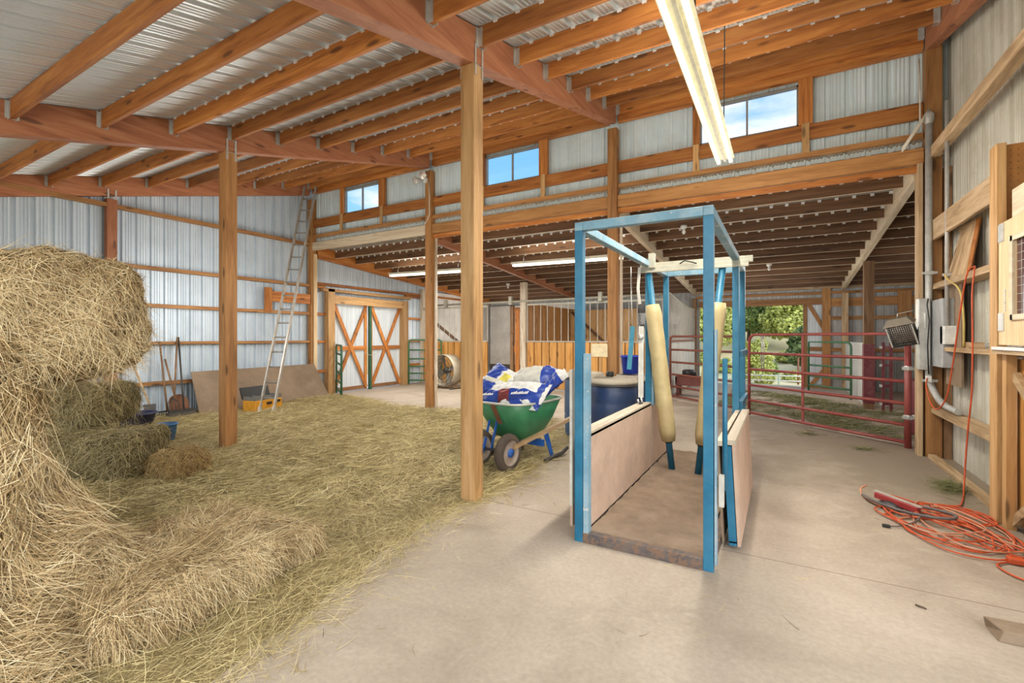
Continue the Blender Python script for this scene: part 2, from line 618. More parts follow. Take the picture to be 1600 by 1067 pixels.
# ------------------------------------------------------------------ setting
def build_setting():
    # concrete slab
    mb = MB()
    mb.box(-10.6, 1.95, -1.6, 9.0, -.12, 0)
    mb.box(-10.6, 1.95, 9.0, 16.3, -.12, 0)
    o = mb.build('floor', 'concrete', origin=(0, 0, 0))
    structure(o, 'dusty beige concrete slab floor with saw-cut joints')
    # dirt floor in the animal aisle (right rear)
    mb = MB()
    n = 26
    xs = np.linspace(-2.35, 5.6, n)
    ys = np.linspace(8.2, 16.4, n)
    vs, fs = [], []
    for j, y in enumerate(ys):
        for i, x in enumerate(xs):
            edge = 1.52 - (x - 1.5) * -.0
            d = (y - (9.75 - .87 * (x + .3)))      # diagonal gate line
            h = .028 * max(0, min(1, d / .5)) + (.012 * math.sin(3.1 * x + 1.7 * y) + .008 * math.sin(7 * x - 5 * y)) * (1 if d > .3 else 0)
            vs.append((x, y, h if d > 0 else -.05))
    for j in range(n - 1):
        for i in range(n - 1):
            a = j * n + i
            fs.append((a, a + 1, a + n + 1, a + n))
    mb.add(vs, fs, 0, True)
    o = mb.build('floor_aisle', 'dirt', origin=(0, 0, 0))
    structure(o, 'bare dirt floor of the animal aisle behind the red gates')
    # outdoor yard, falling away then rising to a hill
    mb = MB()
    nx, ny = 44, 60
    xs = np.linspace(-45, 45, nx)
    ys = np.concatenate([np.linspace(16.3, 34, 30), np.linspace(35, 110, 30)])
    vs, fs = [], []
    for y in ys:
        for x in xs:
            t = min(1, max(0, (y - 17) / 6))
            h = -.02 - 1.05 * t * t * (3 - 2 * t)
            if y > 30:
                u = y - 30
                h += .0022 * u * u * 1.0 + .10 * u
            h += .15 * math.sin(x * .5 + y * .31) * min(1, max(0, (y - 20) / 10))
            vs.append((x, y, h))
    for j in range(ny - 1):
        for i in range(nx - 1):
            a = j * nx + i
            fs.append((a, a + 1, a + nx + 1, a + nx))
    mb.add(vs, fs, 0, True)
    o = mb.build('ground', 'yard', origin=(0, 0, 0))
    structure(o, 'sunlit dry yard and rising hillside beyond the rear doorway')
    # front apron outside the open front of the barn
    mb = MB()
    mb.box(-40, 40, -40, -1.6, -.2, -.05)
    o = mb.build('ground_front', 'yard', origin=(0, 0, 0))
    structure(o, 'sunlit yard in front of the open barn front')

    # main roof sheet
    mb = MB()
    y0, y1 = -1.5, 8.1
    ribbed_panel(mb, (-10.7, 0, 0), (1, 0, 0), 12.75, [(0, y0, zs(y0)), (0, y1, zs(y1))], (0, 0, 1), rib_h=.04)
    o = mb.build('ceiling', 'metal_roof', origin=(0, 0, 0))
    structure(o, 'ribbed galvanised underside of the main shed roof')
    # lean-to roof sheet
    mb = MB()
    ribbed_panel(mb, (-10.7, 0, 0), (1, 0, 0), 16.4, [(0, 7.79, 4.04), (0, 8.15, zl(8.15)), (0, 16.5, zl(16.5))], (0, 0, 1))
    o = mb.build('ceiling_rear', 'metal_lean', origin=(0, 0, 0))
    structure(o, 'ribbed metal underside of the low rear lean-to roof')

    # left wall (ribs vertical, protruding outward)
    mb = MB()
    xw = -10.46
    y = -1.5
    # top follows the roofs
    pr = ribbed(9.4, .2286, rib_h=.045)
    vs, fs = [], []
    for t, h in pr:
        yy = -1.5 + t
        vs += [(xw - h, yy, -.05), (xw - h, yy, zs(yy) + .05)]
    for i in range(len(pr) - 1):
        fs.append((2 * i, 2 * i + 1, 2 * i + 3, 2 * i + 2))
    mb.add(vs, fs)
    pr = ribbed(16.3 - 7.9, .2286)
    vs, fs = [], []
    for t, h in pr:
        yy = 7.9 + t
        lo = 2.46 if 8.36 < yy < 10.98 else -.05
        vs += [(xw - h, yy, lo), (xw - h, yy, zl(yy) + .1)]
    for i in range(len(pr) - 1):
        fs.append((2 * i, 2 * i + 1, 2 * i + 3, 2 * i + 2))
    mb.add(vs, fs)
    o = mb.build('wall_left', 'metal_wall_left', origin=(xw, 4, 0))
    structure(o, 'bright galvanised ribbed metal sheeting of the left wall')

    # window wall above the lean-to
    wins = [(-9.2, -8.0), (-5.1, -3.89), (-1.1, .21)]
    wz0, wz1 = 4.5, 5.09
    mb = MB()
    yw = 7.84
    pr = ribbed(12.38, .2286)
    vs, fs = [], []
    for t, h in pr:
        x = -10.45 + t
        vs += [(x, yw + h, 3.95), (x, yw + h, wz0), (x, yw + h, wz1), (x, yw + h, 5.5)]
    for i in range(len(pr) - 1):
        x = -10.45 + .5 * (pr[i][0] + pr[i + 1][0])
        a, b_ = 4 * i, 4 * (i + 1)
        fs.append((a, b_, b_ + 1, a + 1))
        if not any(w0 < x < w1 for w0, w1 in wins):
            fs.append((a + 1, b_ + 1, b_ + 2, a + 2))
        fs.append((a + 2, b_ + 2, b_ + 3, a + 3))
    mb.add(vs, fs)
    o = mb.build('wall_upper', 'metal_clerestory', origin=(0, yw, 4))
    structure(o, 'pale ribbed metal sheeting of the high window wall')
    names = ['far left', 'middle', 'right']
    for k, (w0, w1) in enumerate(wins):
        mb = MB()
        for a, b_, c, d in ((w0, w1, wz0, wz0 + .022), (w0, w1, wz1 - .03, wz1), (w0, w0 + .022, wz0, wz1), (w1 - .022, w1, wz0, wz1)):
            mb.box(a, b_, 7.78, 7.85, c, d)
        xm = .5 * (w0 + w1)
        mb.box(xm - .013, xm + .013, 7.79, 7.83, wz0 + .03, wz1 - .03)
        o = mb.build('window_%d' % (k + 1), 'window_frame')
        structure(o, '%s high sliding window showing blue sky and cloud' % names[k])
        for a, b_ in ((w0 + .03, xm), (xm, w1 - .03)):
            g = MB().box(a, b_, 7.808, 7.812, wz0 + .03, wz1 - .03).build('pane', 'window_glass', o)

    # rear wall with its doorway
    mb = MB()
    yw = YB + .05
    for x0, x1, z0, z1 in ((-10.5, -2.3, -.05, 3.35), (1.06, 5.65, -.05, 3.35), (-2.3, 1.06, 2.62, 3.35)):
        ribbed_panel(mb, (x0, yw, 0), (1, 0, 0), x1 - x0, [(0, 0, z0), (0, 0, z1)], (0, 1, 0))
    o = mb.build('wall_back', 'metal_back', origin=(0, yw, 0))
    structure(o, 'weathered ribbed metal rear wall with an open doorway')
    # right end wall of the lean-to
    mb = MB()
    ribbed_panel(mb, (5.6, 7.7, 0), (0, 1, 0), 8.5, [(0, 0, -.05), (0, 0, 3.9)], (1, 0, 0))
    ribbed_panel(mb, (1.9, 7.84, 0), (1, 0, 0), 3.7, [(0, 0, -.05), (0, 0, 4.0)], (0, 1, 0), minor=False)
    o = mb.build('wall_aisle', 'metal_back', origin=(5.6, 12, 0))
    structure(o, 'ribbed metal end wall of the animal aisle')
    # right wall
    mb = MB()
    pr = ribbed(5.2, .2286)
    vs, fs = [], []
    for t, h in pr:
        yy = 2.72 + t
        vs += [(1.82 + h, yy, -.05), (1.82 + h, yy, zs(yy) + .05)]
    for i in range(len(pr) - 1):
        fs.append((2 * i, 2 * i + 2, 2 * i + 3, 2 * i + 1))
    mb.add(vs, fs)
    o = mb.build('wall_right', 'metal_right', origin=(1.82, 3, 0))
    structure(o, 'dusty ribbed metal sheeting of the right wall')


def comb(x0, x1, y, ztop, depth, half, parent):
    """pale light-leak strip: a thin bar with a tooth in every roof rib"""
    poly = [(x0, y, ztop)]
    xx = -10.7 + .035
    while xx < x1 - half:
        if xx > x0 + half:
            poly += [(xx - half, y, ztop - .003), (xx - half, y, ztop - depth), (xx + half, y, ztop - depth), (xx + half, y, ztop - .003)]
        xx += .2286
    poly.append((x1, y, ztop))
    MB().prism(poly, (0, .012, 0)).build('light_leak_strip', 'white_sheet', parent)  # white teeth stand in for daylight showing through the rib gaps


# ------------------------------------------------------------------ timber frame
def build_frame():
    def post(x, y, z1, mat, label, w=.15, z0=0.0, group='square timber posts', d=None):
        d = d or w
        mb = MB().box(x - w / 2, x + w / 2, y - d / 2, y + d / 2, z0, z1)
        o = mb.build('timber_post', mat, bevel=.006)
        return tag(o, label, 'post', group)

    def cap(parent, x, y, z, w=.15):
        mb = MB()
        for sx in (-1, 1):
            for sy in (-1, 1):
                mb.box(x + sx * (w / 2 + .003), x + sx * (w / 2 + .008), y + sy * .055 - .012, y + sy * .055 + .012, z - .10, z + .18)
        mb.box(x - w / 2 - .008, x + w / 2 + .008, y - .07, y + .07, z + .0, z + .006)
        mb.build('post_cap', 'galv', parent)

    zb = lambda y: zs(y) - .33
    p = post(XB, YP, zb(YP) - .01, 'post_z', 'tall pale square post standing at the edge of the hay, centre of the picture')
    cap(p, XB, YP, zb(YP) - .03)
    p = post(XA, YP, zb(YP) - .01, 'pdark_z', 'square brown post standing in the hay between bales and ladder', w=.16)
    cap(p, XA, YP, zb(YP) - .03)
    p = post(XL + .015, YP + .08, zb(YP) - .05, 'pink_z', 'reddish post on the left metal wall above the hay bales', d=.15, w=.13)
    cap(p, XL + .0, YP + .08, zb(YP) - .06, .13)
    post(XL + .02, YC, 5.02, 'pdark_z', 'corner post behind the top of the aluminium ladder')
    post(XL + .115, YC + .03, 3.62, 'pale_z', 'pale narrow board up the side of the corner post by the ladder', w=.03, d=.10, group='boards on posts')
    post(XA, YC, 5.04, 'pdark_z', 'window wall post carrying the twin floodlight')
    post(XA + .12, YC + .05, 3.62, 'dirty_post', 'pale peeling board up the side of the floodlight post', w=.05, d=.05, group='boards on posts')
    post(XB, YC, 5.04, 'pdark_z', 'window wall post rising behind the blue barrels', w=.16)
    post(XB + .12, YC + .05, 3.4, 'dirty_post', 'pale strip board beside the post behind the barrels', w=.04, d=.05, group='boards on posts')
    post(XC + .03, YC, 5.15, 'pdark_z', 'right corner post carrying the electrical panel', w=.16, d=.17)
    post(XC - .10, YC, 3.7, 'old_z', 'dusty stud on the near side of the electrical panel post', w=.05, d=.17)
    post(XA, YS, 3.1, 'dirty_post', 'white peeling post at the corner of the two stalls', w=.17)
    post(XB, YS, 3.08, 'post_z', 'thin post at the stall corner where the maroon gate hangs', w=.1)
    post(1.55, YS, 3.06, 'brown_z', 'dark post standing in the animal aisle behind the red gate', w=.17)
    post(1.55, YB - .12, 2.75, 'old_z', 'post against the rear wall right of the open doorway', w=.15)
    post(XB + .05, YB - .12, 2.75, 'brown_z', 'post against the rear wall at the left side of the doorway', w=.13)
    post(XL + .05, YS, 3.1, 'dirty_post', 'white post on the left wall past the double doors', w=.12)

    # sloping main beams
    names = {XL: 'beam along the top of the left metal wall', XA: 'heavy sloping beam on the post in the hay',
             XB: 'heavy sloping beam on the pale centre post', XC: 'beam along the top of the right wall'}
    for x, d in names.items():
        w = .15 if x in (XA, XB) else .12
        y0, y1 = -1.3, 7.66
        yz = [(y0, zs(y0) - .34), (y0, zs(y0) - .005), (y1, zs(y1) - .005), (y1, zs(y1) - .34)]
        mb = MB().prism([(x - w / 2, a, b_) for a, b_ in yz], (w, 0, 0))
        tag(mb.build('roof_beam', 'pink_y', bevel=.006), 'reddish ' + d, 'beam', 'main roof beams')
    # lean-to beams
    names = {XL + .08: 'amber beam along the left wall above the double doors', XA + .06: 'lean-to beam over the white peeling stall post',
             XB + .06: 'lean-to beam running back above the blue frame', 1.52: 'pale lean-to beam running back above the red gate'}
    for i, (x, d) in enumerate(names.items()):
        y0, y1 = 7.86, 16.1
        b0 = lambda y: 3.50 - .083 * (y - 8.2)
        t0 = lambda y: zl(y) - .01
        mb = MB().prism([(x - .045, y0, b0(y0)), (x - .045, y0, t0(y0)), (x - .045, y1, t0(y1)), (x - .045, y1, b0(y1))], (.09, 0, 0))
        tag(mb.build('lean_to_beam', ['orange_y', 'pink_y', 'pale_y', 'pale_y'][i], bevel=.004), d, 'beam', 'lean-to beams')

    # main purlins
    bays = [(XL + .065, XA - .075, 'left bay'), (XA + .075, XB - .075, 'middle bay'), (XB + .075, XC - .065, 'right bay')]
    for bi, (x0, x1, bn) in enumerate(bays):
        for k in range(11):
            y = YP + .69 * (6 - k) + (-.06 if bi == 0 else 0)
            zt = zs(y) - .004
            if bi == 0 and y < 2.0 or bi == 2 and y < 1.4:
                continue
            mb = MB().prism([(x0 + .012, y - .024, zt - .19 - .006), (x0 + .012, y + .024, zt - .19 + .006), (x0 + .012, y + .024, zt + .004), (x0 + .012, y - .024, zt - .009)], (x1 - x0 - .024, 0, 0))
            o = tag(mb.build('roof_purlin', 'orange_x', bevel=.003),
                    '%s roof purlin counted from the window wall in the %s' % (ORD[k], bn), 'purlin', 'main roof purlins')
            for xe, s in ((x0, 1), (x1, -1)):
                h = MB()
                h.box(xe, xe + s * .012, y - .05, y + .05, zt - .19, zt - .02)
                h.box(xe, xe + s * .06, y - .031, y - .0255, zt - .2, zt - .03)
                h.box(xe, xe + s * .06, y + .0255, y + .031, zt - .2, zt - .03)
                h.build('joist_hanger', 'galv', o)
            if bi > 0 and y > 2.5 or y > 5.5:
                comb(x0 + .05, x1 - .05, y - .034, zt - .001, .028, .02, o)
    # lean-to purlins
    for k in range(12):
        y = 8.4 + .69 * k
        zt = zl(y) - .003
        mb = MB().box(-10.35, 5.55, y - .02, y + .02, zt - .2, zt)
        o = tag(mb.build('lean_to_purlin', 'brown_x'), '%s lean-to purlin behind the window wall' % ORD[k], 'purlin', 'lean-to roof purlins')
        h = MB().box(-10.35, 5.55, y - .02, y + .02, zt - .2025, zt - .2005)
        h.build('dusty_underside', 'pale_x', o)
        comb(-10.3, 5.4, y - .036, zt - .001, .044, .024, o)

    # window wall framing between posts
    spans = [(XL + .1, XA - .08, 'far left'), (XA + .08, XB - .085, 'middle'), (XB + .085, XC - .06, 'right')]
    for i, (x0, x1, nm) in enumerate(spans):
        for z0, z1, y0, y1, lab, mat in ((4.28, 4.49, 7.74, 7.79, 'wide board under the %s high window', 'orange_x'),
                                         (4.03, 4.10, 7.72, 7.79, 'thin lower girt below the %s high window', 'pdark_x'),
                                         (5.14, 5.27, 7.70, 7.80, 'top plate above the %s high window', 'orange_x')):
            tag(MB().box(x0, x1, y0, y1, z0, z1).build('window_wall_girt', mat, bevel=.004), 'orange ' + lab % nm, 'girt', 'window wall boards')
        # deep header over lean-to opening
        mat = 'pale_x' if i == 0 else 'pdark_x'
        mb = MB().box(x0, x1, 7.70, 7.76, 3.70, 3.90)
        o = tag(mb.build('header_beam', mat, bevel=.004), '%s header over the rear opening in the %s bay' % ('pale' if i == 0 else 'brown', nm), 'beam', 'lean-to headers')
        if i:
            MB().box(x0, x1, 7.735, 7.77, 3.60, 3.688).build('lower_lip', 'orange_x', o)
    for i, (w0, w1) in enumerate([(-9.2, -8.0), (-5.1, -3.89), (-1.1, .21)]):
        nm = ['far left', 'middle', 'right'][i]
        for s, xj in (('left', w0 - .1), ('right', w1)):
            ww = .10 if s == 'left' else .17
            o = MB().box(xj, xj + ww, 7.72, 7.80, 4.49, 5.14).build('window_jamb', 'orange_z', bevel=.004)
            tag(o, 'jamb on the %s side of the %s high window' % (s, nm), 'jamb', 'window jambs')
            MB().box(xj + ww / 2 - .045, xj + ww / 2 + .045, 7.725, 7.735, 4.10, 4.28).build('stub_stud', 'orange_z', o)
            o2 = MB().box(xj + ww / 2 - .045, xj + ww / 2 + .045, 7.715, 7.738, 4.09, 4.5).build('stub_board', 'post_z', o)

    # left wall girts
    lv = [(.58, .65), (1.36, 1.42), (2.07, 2.14), (2.78, 2.85), (3.82, 3.89)]
    wn = ['lowest', 'second lowest', 'middle', 'second highest', 'highest']
    for (z0, z1), nm in zip(lv, wn):
        ytop = 7.66
        o = MB().box(-10.45, -10.33, -1.2, ytop, z0, z1).build('wall_girt', 'pdark_y', bevel=.004)
        tag(o, '%s horizontal girt on the left metal wall' % nm, 'girt', 'left wall girts')
    for (z0, z1), nm in zip(lv[:4], wn):
        o = MB().box(-10.45, -10.37, 7.84, 8.16, z0, z1).build('wall_girt', 'orange_y')
        tag(o, '%s short girt between ladder corner post and double door' % nm, 'girt', 'short girts by the door')
        o = MB().box(-10.45, -10.36, 11.18, 11.85, z0, z1).build('wall_girt', 'orange_y')
        tag(o, '%s short girt between double door and white wall post' % nm, 'girt', 'short girts past the door')
    o = MB().box(-10.45, -10.37, 7.84, 16.0, 2.86, 2.93).build('wall_girt', 'orange_y')
    tag(o, 'long girt on the left wall above the double doors', 'girt')
    # ledger boards near ladder
    o = MB().box(-10.33, -10.28, 6.45, 6.62, 2.1, 2.66).build('blocking_board', 'orange_z')
    tag(o, 'short upright orange board on the left wall left of the ladder', 'board')
    o = MB().box(-10.33, -10.29, 6.63, 7.64, 2.34, 2.58).build('blocking_board', 'orange_y')
    tag(o, 'wide orange board on the left wall behind the ladder', 'board')


# ------------------------------------------------------------------ doors at left
def build_doors():
    # frame
    for y0, y1, nm in ((8.16, 8.37, 'left'), (10.96, 11.18, 'right')):
        o = MB().box(-10.44, -10.26, y0, y1, 0, 2.80 if nm == 'left' else 2.64).build('door_post', 'post_z', bevel=.005)
        tag(o, 'wide timber post on the %s side of the white double doors' % nm, 'post', 'double door posts')
    o = MB().box(-10.42, -10.28, 8.37, 10.96, 2.40, 2.62).build('door_header', 'post_y', bevel=.005)
    tag(o, 'amber header beam over the white double doors', 'beam')
    o = MB().box(-10.40, -10.26, 8.0, 11.3, 2.70, 2.78).build('door_track_board', 'post_y', bevel=.004)
    tag(o, 'thin track board above the double door header', 'board')
    for k, (y0, y1) in enumerate(((8.38, 9.60), (9.70, 10.95))):
        mb = MB()
        ribbed_panel(mb, (-10.43, y0, 0), (0, 1, 0), y1 - y0, [(0, 0, .03), (0, 0, 2.40)], (-1, 0, 0), pitch=.15, rib_h=.012)
        d = mb.build('door_%d' % (k + 1), 'metal_door', solid=.004)
        structure(d, '%s leaf of the white metal double door with crossed timber braces' % ('left' if k == 0 else 'right'))
        x = -10.405
        s1, s2 = (y0 + .05, y1 - .05)
        MB().bar((x, y1 - .05 if k == 0 else y0 + .05, .03), (x, y1 - .05 if k == 0 else y0 + .05, 2.40), .09, .035, up=(1, 0, 0)).build('stile', 'orange_z', d)
        MB().bar((x + .01, s1, 1.20), (x + .01, s2, 1.20), .11, .035, up=(1, 0, 0)).build('middle_rail', 'orange_y', d)
        MB().bar((x, s1, .08), (x, s2, .08), .10, .035, up=(1, 0, 0)).build('bottom_rail', 'brown_y', d)
        MB().bar((x + .02, s1, .08), (x + .02, s2, 2.38), .10, .03, up=(1, 0, 0)).build('brace', 'orange_z', d)
        MB().bar((x + .03, s1, 2.38), (x + .03, s2, .08), .10, .03, up=(1, 0, 0)).build('brace', 'orange_z', d)
    o = MB().box(-10.38, -10.30, 9.61, 9.69, 0, 2.40).build('steel_post', 'dark_green', bevel=.005)
    tag(o, 'dark green square steel post between the double door leaves', 'post')
    c = MB()
    for s in (-1, 1):
        c.tube([(-10.28, 9.65 + s * .35 * t, 1.13 - .16 * math.sin(math.pi * .5 * (1 - t)) * .9) for t in np.linspace(0, 1, 7)], .007, 5)
    c.build('chain', 'galv', o)


# ------------------------------------------------------------------ tubular gates
def gate(name, p, q, zr, mat, label, r=.026, uprights=(.45,), corner_l=True, corner_r=True, group=None, bend=.14):
    p, q = Vector((*p, 0)), Vector((*q, 0))
    d = (q - p)
    L = d.length
    d.normalize()
    root = thing(name, p, label, 'gate', group)
    top, bot = zr[0], zr[-1]

    def P(s, z):
        v = p + d * s
        return (v.x, v.y, z)
    pts = []
    pts.append(P(0, .03))
    if corner_l:
        for a in np.linspace(0, math.pi / 2, 6):
            pts.append(P(bend - bend * math.cos(a), top - bend + bend * math.sin(a)))
    else:
        pts.append(P(0, top))
    if corner_r:
        for a in np.linspace(math.pi / 2, 0, 6):
            pts.append(P(L - bend + bend * math.cos(a), top - bend + bend * math.sin(a)))
    else:
        pts.append(P(L, top))
    pts.append(P(L, .03))
    MB().tube(pts, r, 10).build('outer_tube', mat, root)
    for z in zr[1:]:
        MB().tube([P(.01, z), P(L - .01, z)], r * .95, 10).build('rail', mat, root)
    for u in uprights:
        MB().bar(P(L * u, bot), P(L * u, top), .045, .012, up=(d.y, -d.x, 0)).build('upright', mat, root)
    return root, P, L


def build_gates():
    g, P, L = gate('tube_gate', (-.53, 9.93), (1.47, 8.16), [1.55, 1.205, .90, .60, .31, .075], 'red_gate',
                   'red six-bar tube gate closing the aisle in front of the open doorway', uprights=(.42,), corner_r=False)
    MB().tube([P(L + .02, .0), P(L + .02, 1.45)], .04, 10).build('hinge_post', 'red_gate', g)
    for z in (1.08, .42):
        h = MB()
        h.lathe([(.047, z - .03), (.05, z - .02), (.05, z + .02), (.047, z + .03)], 12, Matrix.Translation(Vector(P(L + .02, 0))))
        h.box(P(L + .02, 0)[0] - .07, P(L + .02, 0)[0] + .09, P(L, 0)[1] - .06, P(L, 0)[1] - .04, z - .02, z + .02)
        h.build('hinge', 'galv', g)
    c = MB()
    for i, s in enumerate((.27, .30, .33)):
        c.tube([P(s, 1.53), P(s + .02, 1.35), P(s + .01 * i, 1.15), P(s - .02, 1.02 - .1 * i)], .009, 5)
    c.tube([P(.12, .90), P(.17, .72), P(.24, .67), P(.28, .74), P(.26, .82)], .008, 5)
    c.build('chain', 'galv', g)
    g, P, L = gate('tube_gate', (-2.36, 11.85), (-.74, 10.38), [1.52, 1.2, .90, .60, .31, .075], 'maroon_gate',
                   'maroon tube gate between the stall corner and the red gate', uprights=(), bend=.1)
    c = MB()
    for z in (1.05, .35):
        c.tube([P(.0, z), P(-.1, z), P(-.14, z + .05)], .012, 6)
    c.build('latch', 'dark_steel', g)
    c = MB()
    for i in range(9):
        z = 1.25 - .1 * i
        c.tube([P(-.06, z), P(-.045, z - .05), P(-.06, z - .1), P(-.075, z - .05)], .009, 5, closed=True)
    c.build('chain', 'dark_steel', g)
    gate('tube_gate', (-10.22, 11.15), (-9.42, 11.78), [1.42, 1.10, .82, .58, .36, .14], 'green_gate',
         'short green tube gate standing right of the white double doors', uprights=(), bend=.09)
    gate('tube_gate', (-10.2, 8.36), (-9.0, 7.52), [1.30, 1.08, .84, .62, .40, .18], 'dark_green',
         'dark green tube gate swung open left of the double doors, seen end-on', uprights=(), bend=.08)
    g, P, L = gate('tube_gate', (.62, 14.5), (1.42, 13.5), [1.38, 1.05, .78, .5, .26], 'green_gate',
         'green tube gate half open behind the red gate', uprights=(), bend=.12, corner_l=False)
    # magenta gate seen edge-on by the aisle post
    root = thing('gate_panel', (1.72, 11.5, 0), 'narrow magenta gate end with white clips beside the dark aisle post', 'gate')
    MB().bar((1.72, 11.5, .03), (1.72, 11.5, 1.40), .045, .045, up=(1, 0, 0)).build('upright', 'magenta', root)
    MB().bar((1.86, 11.62, .03), (1.86, 11.62, 1.40), .05, .05, up=(1, 0, 0)).build('upright', 'magenta', root)
    for z in (.2, .55, .95, 1.3):
        MB().bar((1.72, 11.5, z), (1.86, 11.62, z), .03, .05).build('rail', 'magenta', root)
        MB().box(1.66, 1.70, 11.45, 11.49, z - .02, z + .03).build('clip', 'white_plastic', root)
    # painted wrap on the post
    o = MB().box(1.455, 1.645, 11.855, 12.045, .15, 1.36).build('post_guard', 'magenta', bevel=.01)
    tag(o, 'magenta plastic guard wrapped round the dark aisle post', 'guard')


# ------------------------------------------------------------------ stalls
def build_stalls():
    def front(x0, x1, label, plank=.245):
        root = thing('stall_screen', ((x0 + x1) / 2, YS, 0), label, 'stall front', 'barred stall fronts')
        n = max(1, round((x1 - x0) / plank))
        for i in range(n):
            a = x0 + (x1 - x0) * i / n
            b_ = x0 + (x1 - x0) * (i + 1) / n
            MB().box(a + .014, b_ - .014, YS - .02, YS + .02, .05, 1.36).build('plank', 'amber_z', root)
        MB().box(x0, x1, YS + .021, YS + .03, .05, 1.36).build('backing', 'stain_dark', root)
        MB().box(x0, x1, YS - .035, YS + .035, 1.365, 1.40).build('sill_channel', 'grey_post_paint', root)
        MB().box(x0, x1, YS - .03, YS + .03, 0, .045).build('bottom_channel', 'grey_post_paint', root)
        m = int((x1 - x0) / .205)
        for i in range(m + 1):
            x = x0 + .02 + (x1 - x0 - .04) * i / m
            MB().tube([(x, YS, 1.39), (x, YS, 2.43)], .011, 6, caps=False).build('bar', 'galv_dusty', root)
        MB().box(x0, x1, YS - .025, YS + .025, 2.42, 2.47).build('top_rail', 'cream_steel', root)
        return root
    front(XL + .12, -7.75, 'barred plank stall front left of the open stall door, behind the drum fan')
    front(XA + .1, XB - .06, 'barred amber plank stall front behind the wheelbarrow')
    # sliding track
    o = thing('door_track', (-6.4, YS - .09, 2.5), 'pale sliding door track along the top of the stall fronts', 'track')
    MB().tube([(-9.9, YS - .09, 2.53), (-2.55, YS - .09, 2.57)], .03, 8).build('track_tube', 'cream_steel', o)
    for x in (-9.3, -6.9, -4.15):
        MB().box(x - .05, x + .05, YS - .13, YS - .03, 2.46, 2.70).build('bracket', 'cream_steel', o)
    # sign board on the stall front
    o = thing('notice_board', (-4.15, YS - .05, .7), 'pale paper notice pinned on the stall planks above the barrels', 'notice')
    MB().box(-4.42, -3.9, YS - .045, YS - .025, .98, 1.33).build('sheet', 'paper', o)
    MB().box(-4.19, -4.13, YS - .04, YS - .024, .35, .97).build('stake', 'post_z', o)
    # partition wall between stalls, plank lined
    mb = MB()
    k = 0
    y = YS + .12
    while y < 16:
        mb.box(XA - .03, XA + .03, y, y + .23, .03, 2.5)
        y += .24
    structure(mb.build('wall_partition', 'pdark_z', origin=(XA, 14, 0)), 'plank partition between the two stalls')
    # stall lining: pale boards of first stall, brown planks in second
    structure(MB().box(-10.42, -10.38, YS + .1, 16.1, .35, 3.05).build('wall_lining', 'plaster'), 'pale board lining on the left wall of the first stall')
    structure(MB().box(-10.3, XA - .1, 16.05, 16.1, .42, 2.75).build('wall_lining_back', 'plaster'), 'pale board lining at the back of the first stall')
    structure(MB().box(-10.3, XA - .1, 16.04, 16.11, 0, .42).build('wall_lining_base', 'stain_dark'), 'dark stained kickboard at the back of the first stall')
    mb = MB()
    x = XA + .05
    while x < -4.3:
        mb.box(x, x + .225, 15.3, 15.34, .02, 2.45)
        x += .235
    structure(mb.build('wall_stall', 'post_z', origin=(-5, 15.3, 0)), 'brown plank wall seen through the stall bars')
    o = MB().bar((XA + .1, 15.27, 2.4), (-5.0, 15.27, 1.15), .03, .09).build('plank_brace', 'brown_x')
    tag(o, 'dark diagonal board across the plank wall inside the second stall', 'board')
    o = MB().bar((-10.36, 12.4, 2.12), (-10.36, 13.9, 1.36), .03, .10, up=(0, 1, 1)).build('plank_brace', 'brown_x')
    tag(o, 'dark diagonal board across the pale wall inside the first stall', 'board')
    # open stall door edge: dark frame beside white post
    o = thing('stall_door', (-6.85, YS + .3, 0), 'brown plank stall door frame standing open beside the white post', 'door')
    MB().box(-7.12, -7.0, YS + .25, YS + .33, .02, 2.45).build('stile', 'brown_z', o)
    MB().box(-6.99, -6.64, YS + .27, YS + .31, 2.25, 2.4).build('rail', 'orange_x', o)
    MB().box(-6.99, -6.64, YS + .27, YS + .31, 1.05, 1.25).build('rail', 'orange_x', o)
    MB().box(-6.95, -6.8, YS + .265, YS + .285, .02, 2.3).build('stile', 'orange_z', o)
    MB().box(-7.1, -6.95, YS + .22, YS + .25, 1.63, 1.68).build('latch', 'rust', o)
    # grey panels with dark vents in the back of second stall
    mb = MB()
    ribbed_panel(mb, (-4.25, 15.35, 0), (1, 0, 0), 1.7, [(0, 0, 0), (0, 0, 2.3)], (0, 1, 0))
    structure(mb.build('wall_stall_back', 'metal_back', origin=(-3.4, 15.3, 0)), 'grey ribbed panel at the back of the second stall')
    for i in range(5):
        x = -4.0 + .26 * i
        o = MB().box(x, x + .13, 15.28, 15.31, 1.78, 1.92).build('vent_plate', 'black_plastic')
        tag(o, 'small black square plate on grey stall back wall, %s from the left' % ORD[i], 'plate', 'black plates in the stall')
    # curved-top barred side of the second stall along the aisle
    root = thing('stall_screen', (XB + .06, 14, 0), 'barred white stall side with curved top rail along the aisle', 'stall side')
    mb = MB()
    ribbed_panel(mb, (XB + .06, YS + .05, 0), (0, 1, 0), 4.0, [(0, 0, .04), (0, 0, 1.38)], (-1, 0, 0), pitch=.15)
    mb.build('lower_panel', 'metal_white', root, solid=.006)
    MB().box(XB + .03, XB + .09, YS + .05, YS + 4.05, 1.38, 1.43).build('sill_channel', 'maroon_gate', root)
    tz = lambda y: 2.62 - .22 * math.sin(min(1, (y - YS) / 3.2) * math.pi / 2)
    MB().tube([(XB + .06, YS + .05 + t * 3.98, tz(YS + .05 + t * 3.98)) for t in np.linspace(0, 1, 14)], .022, 8).build('top_rail', 'cream_steel', root)
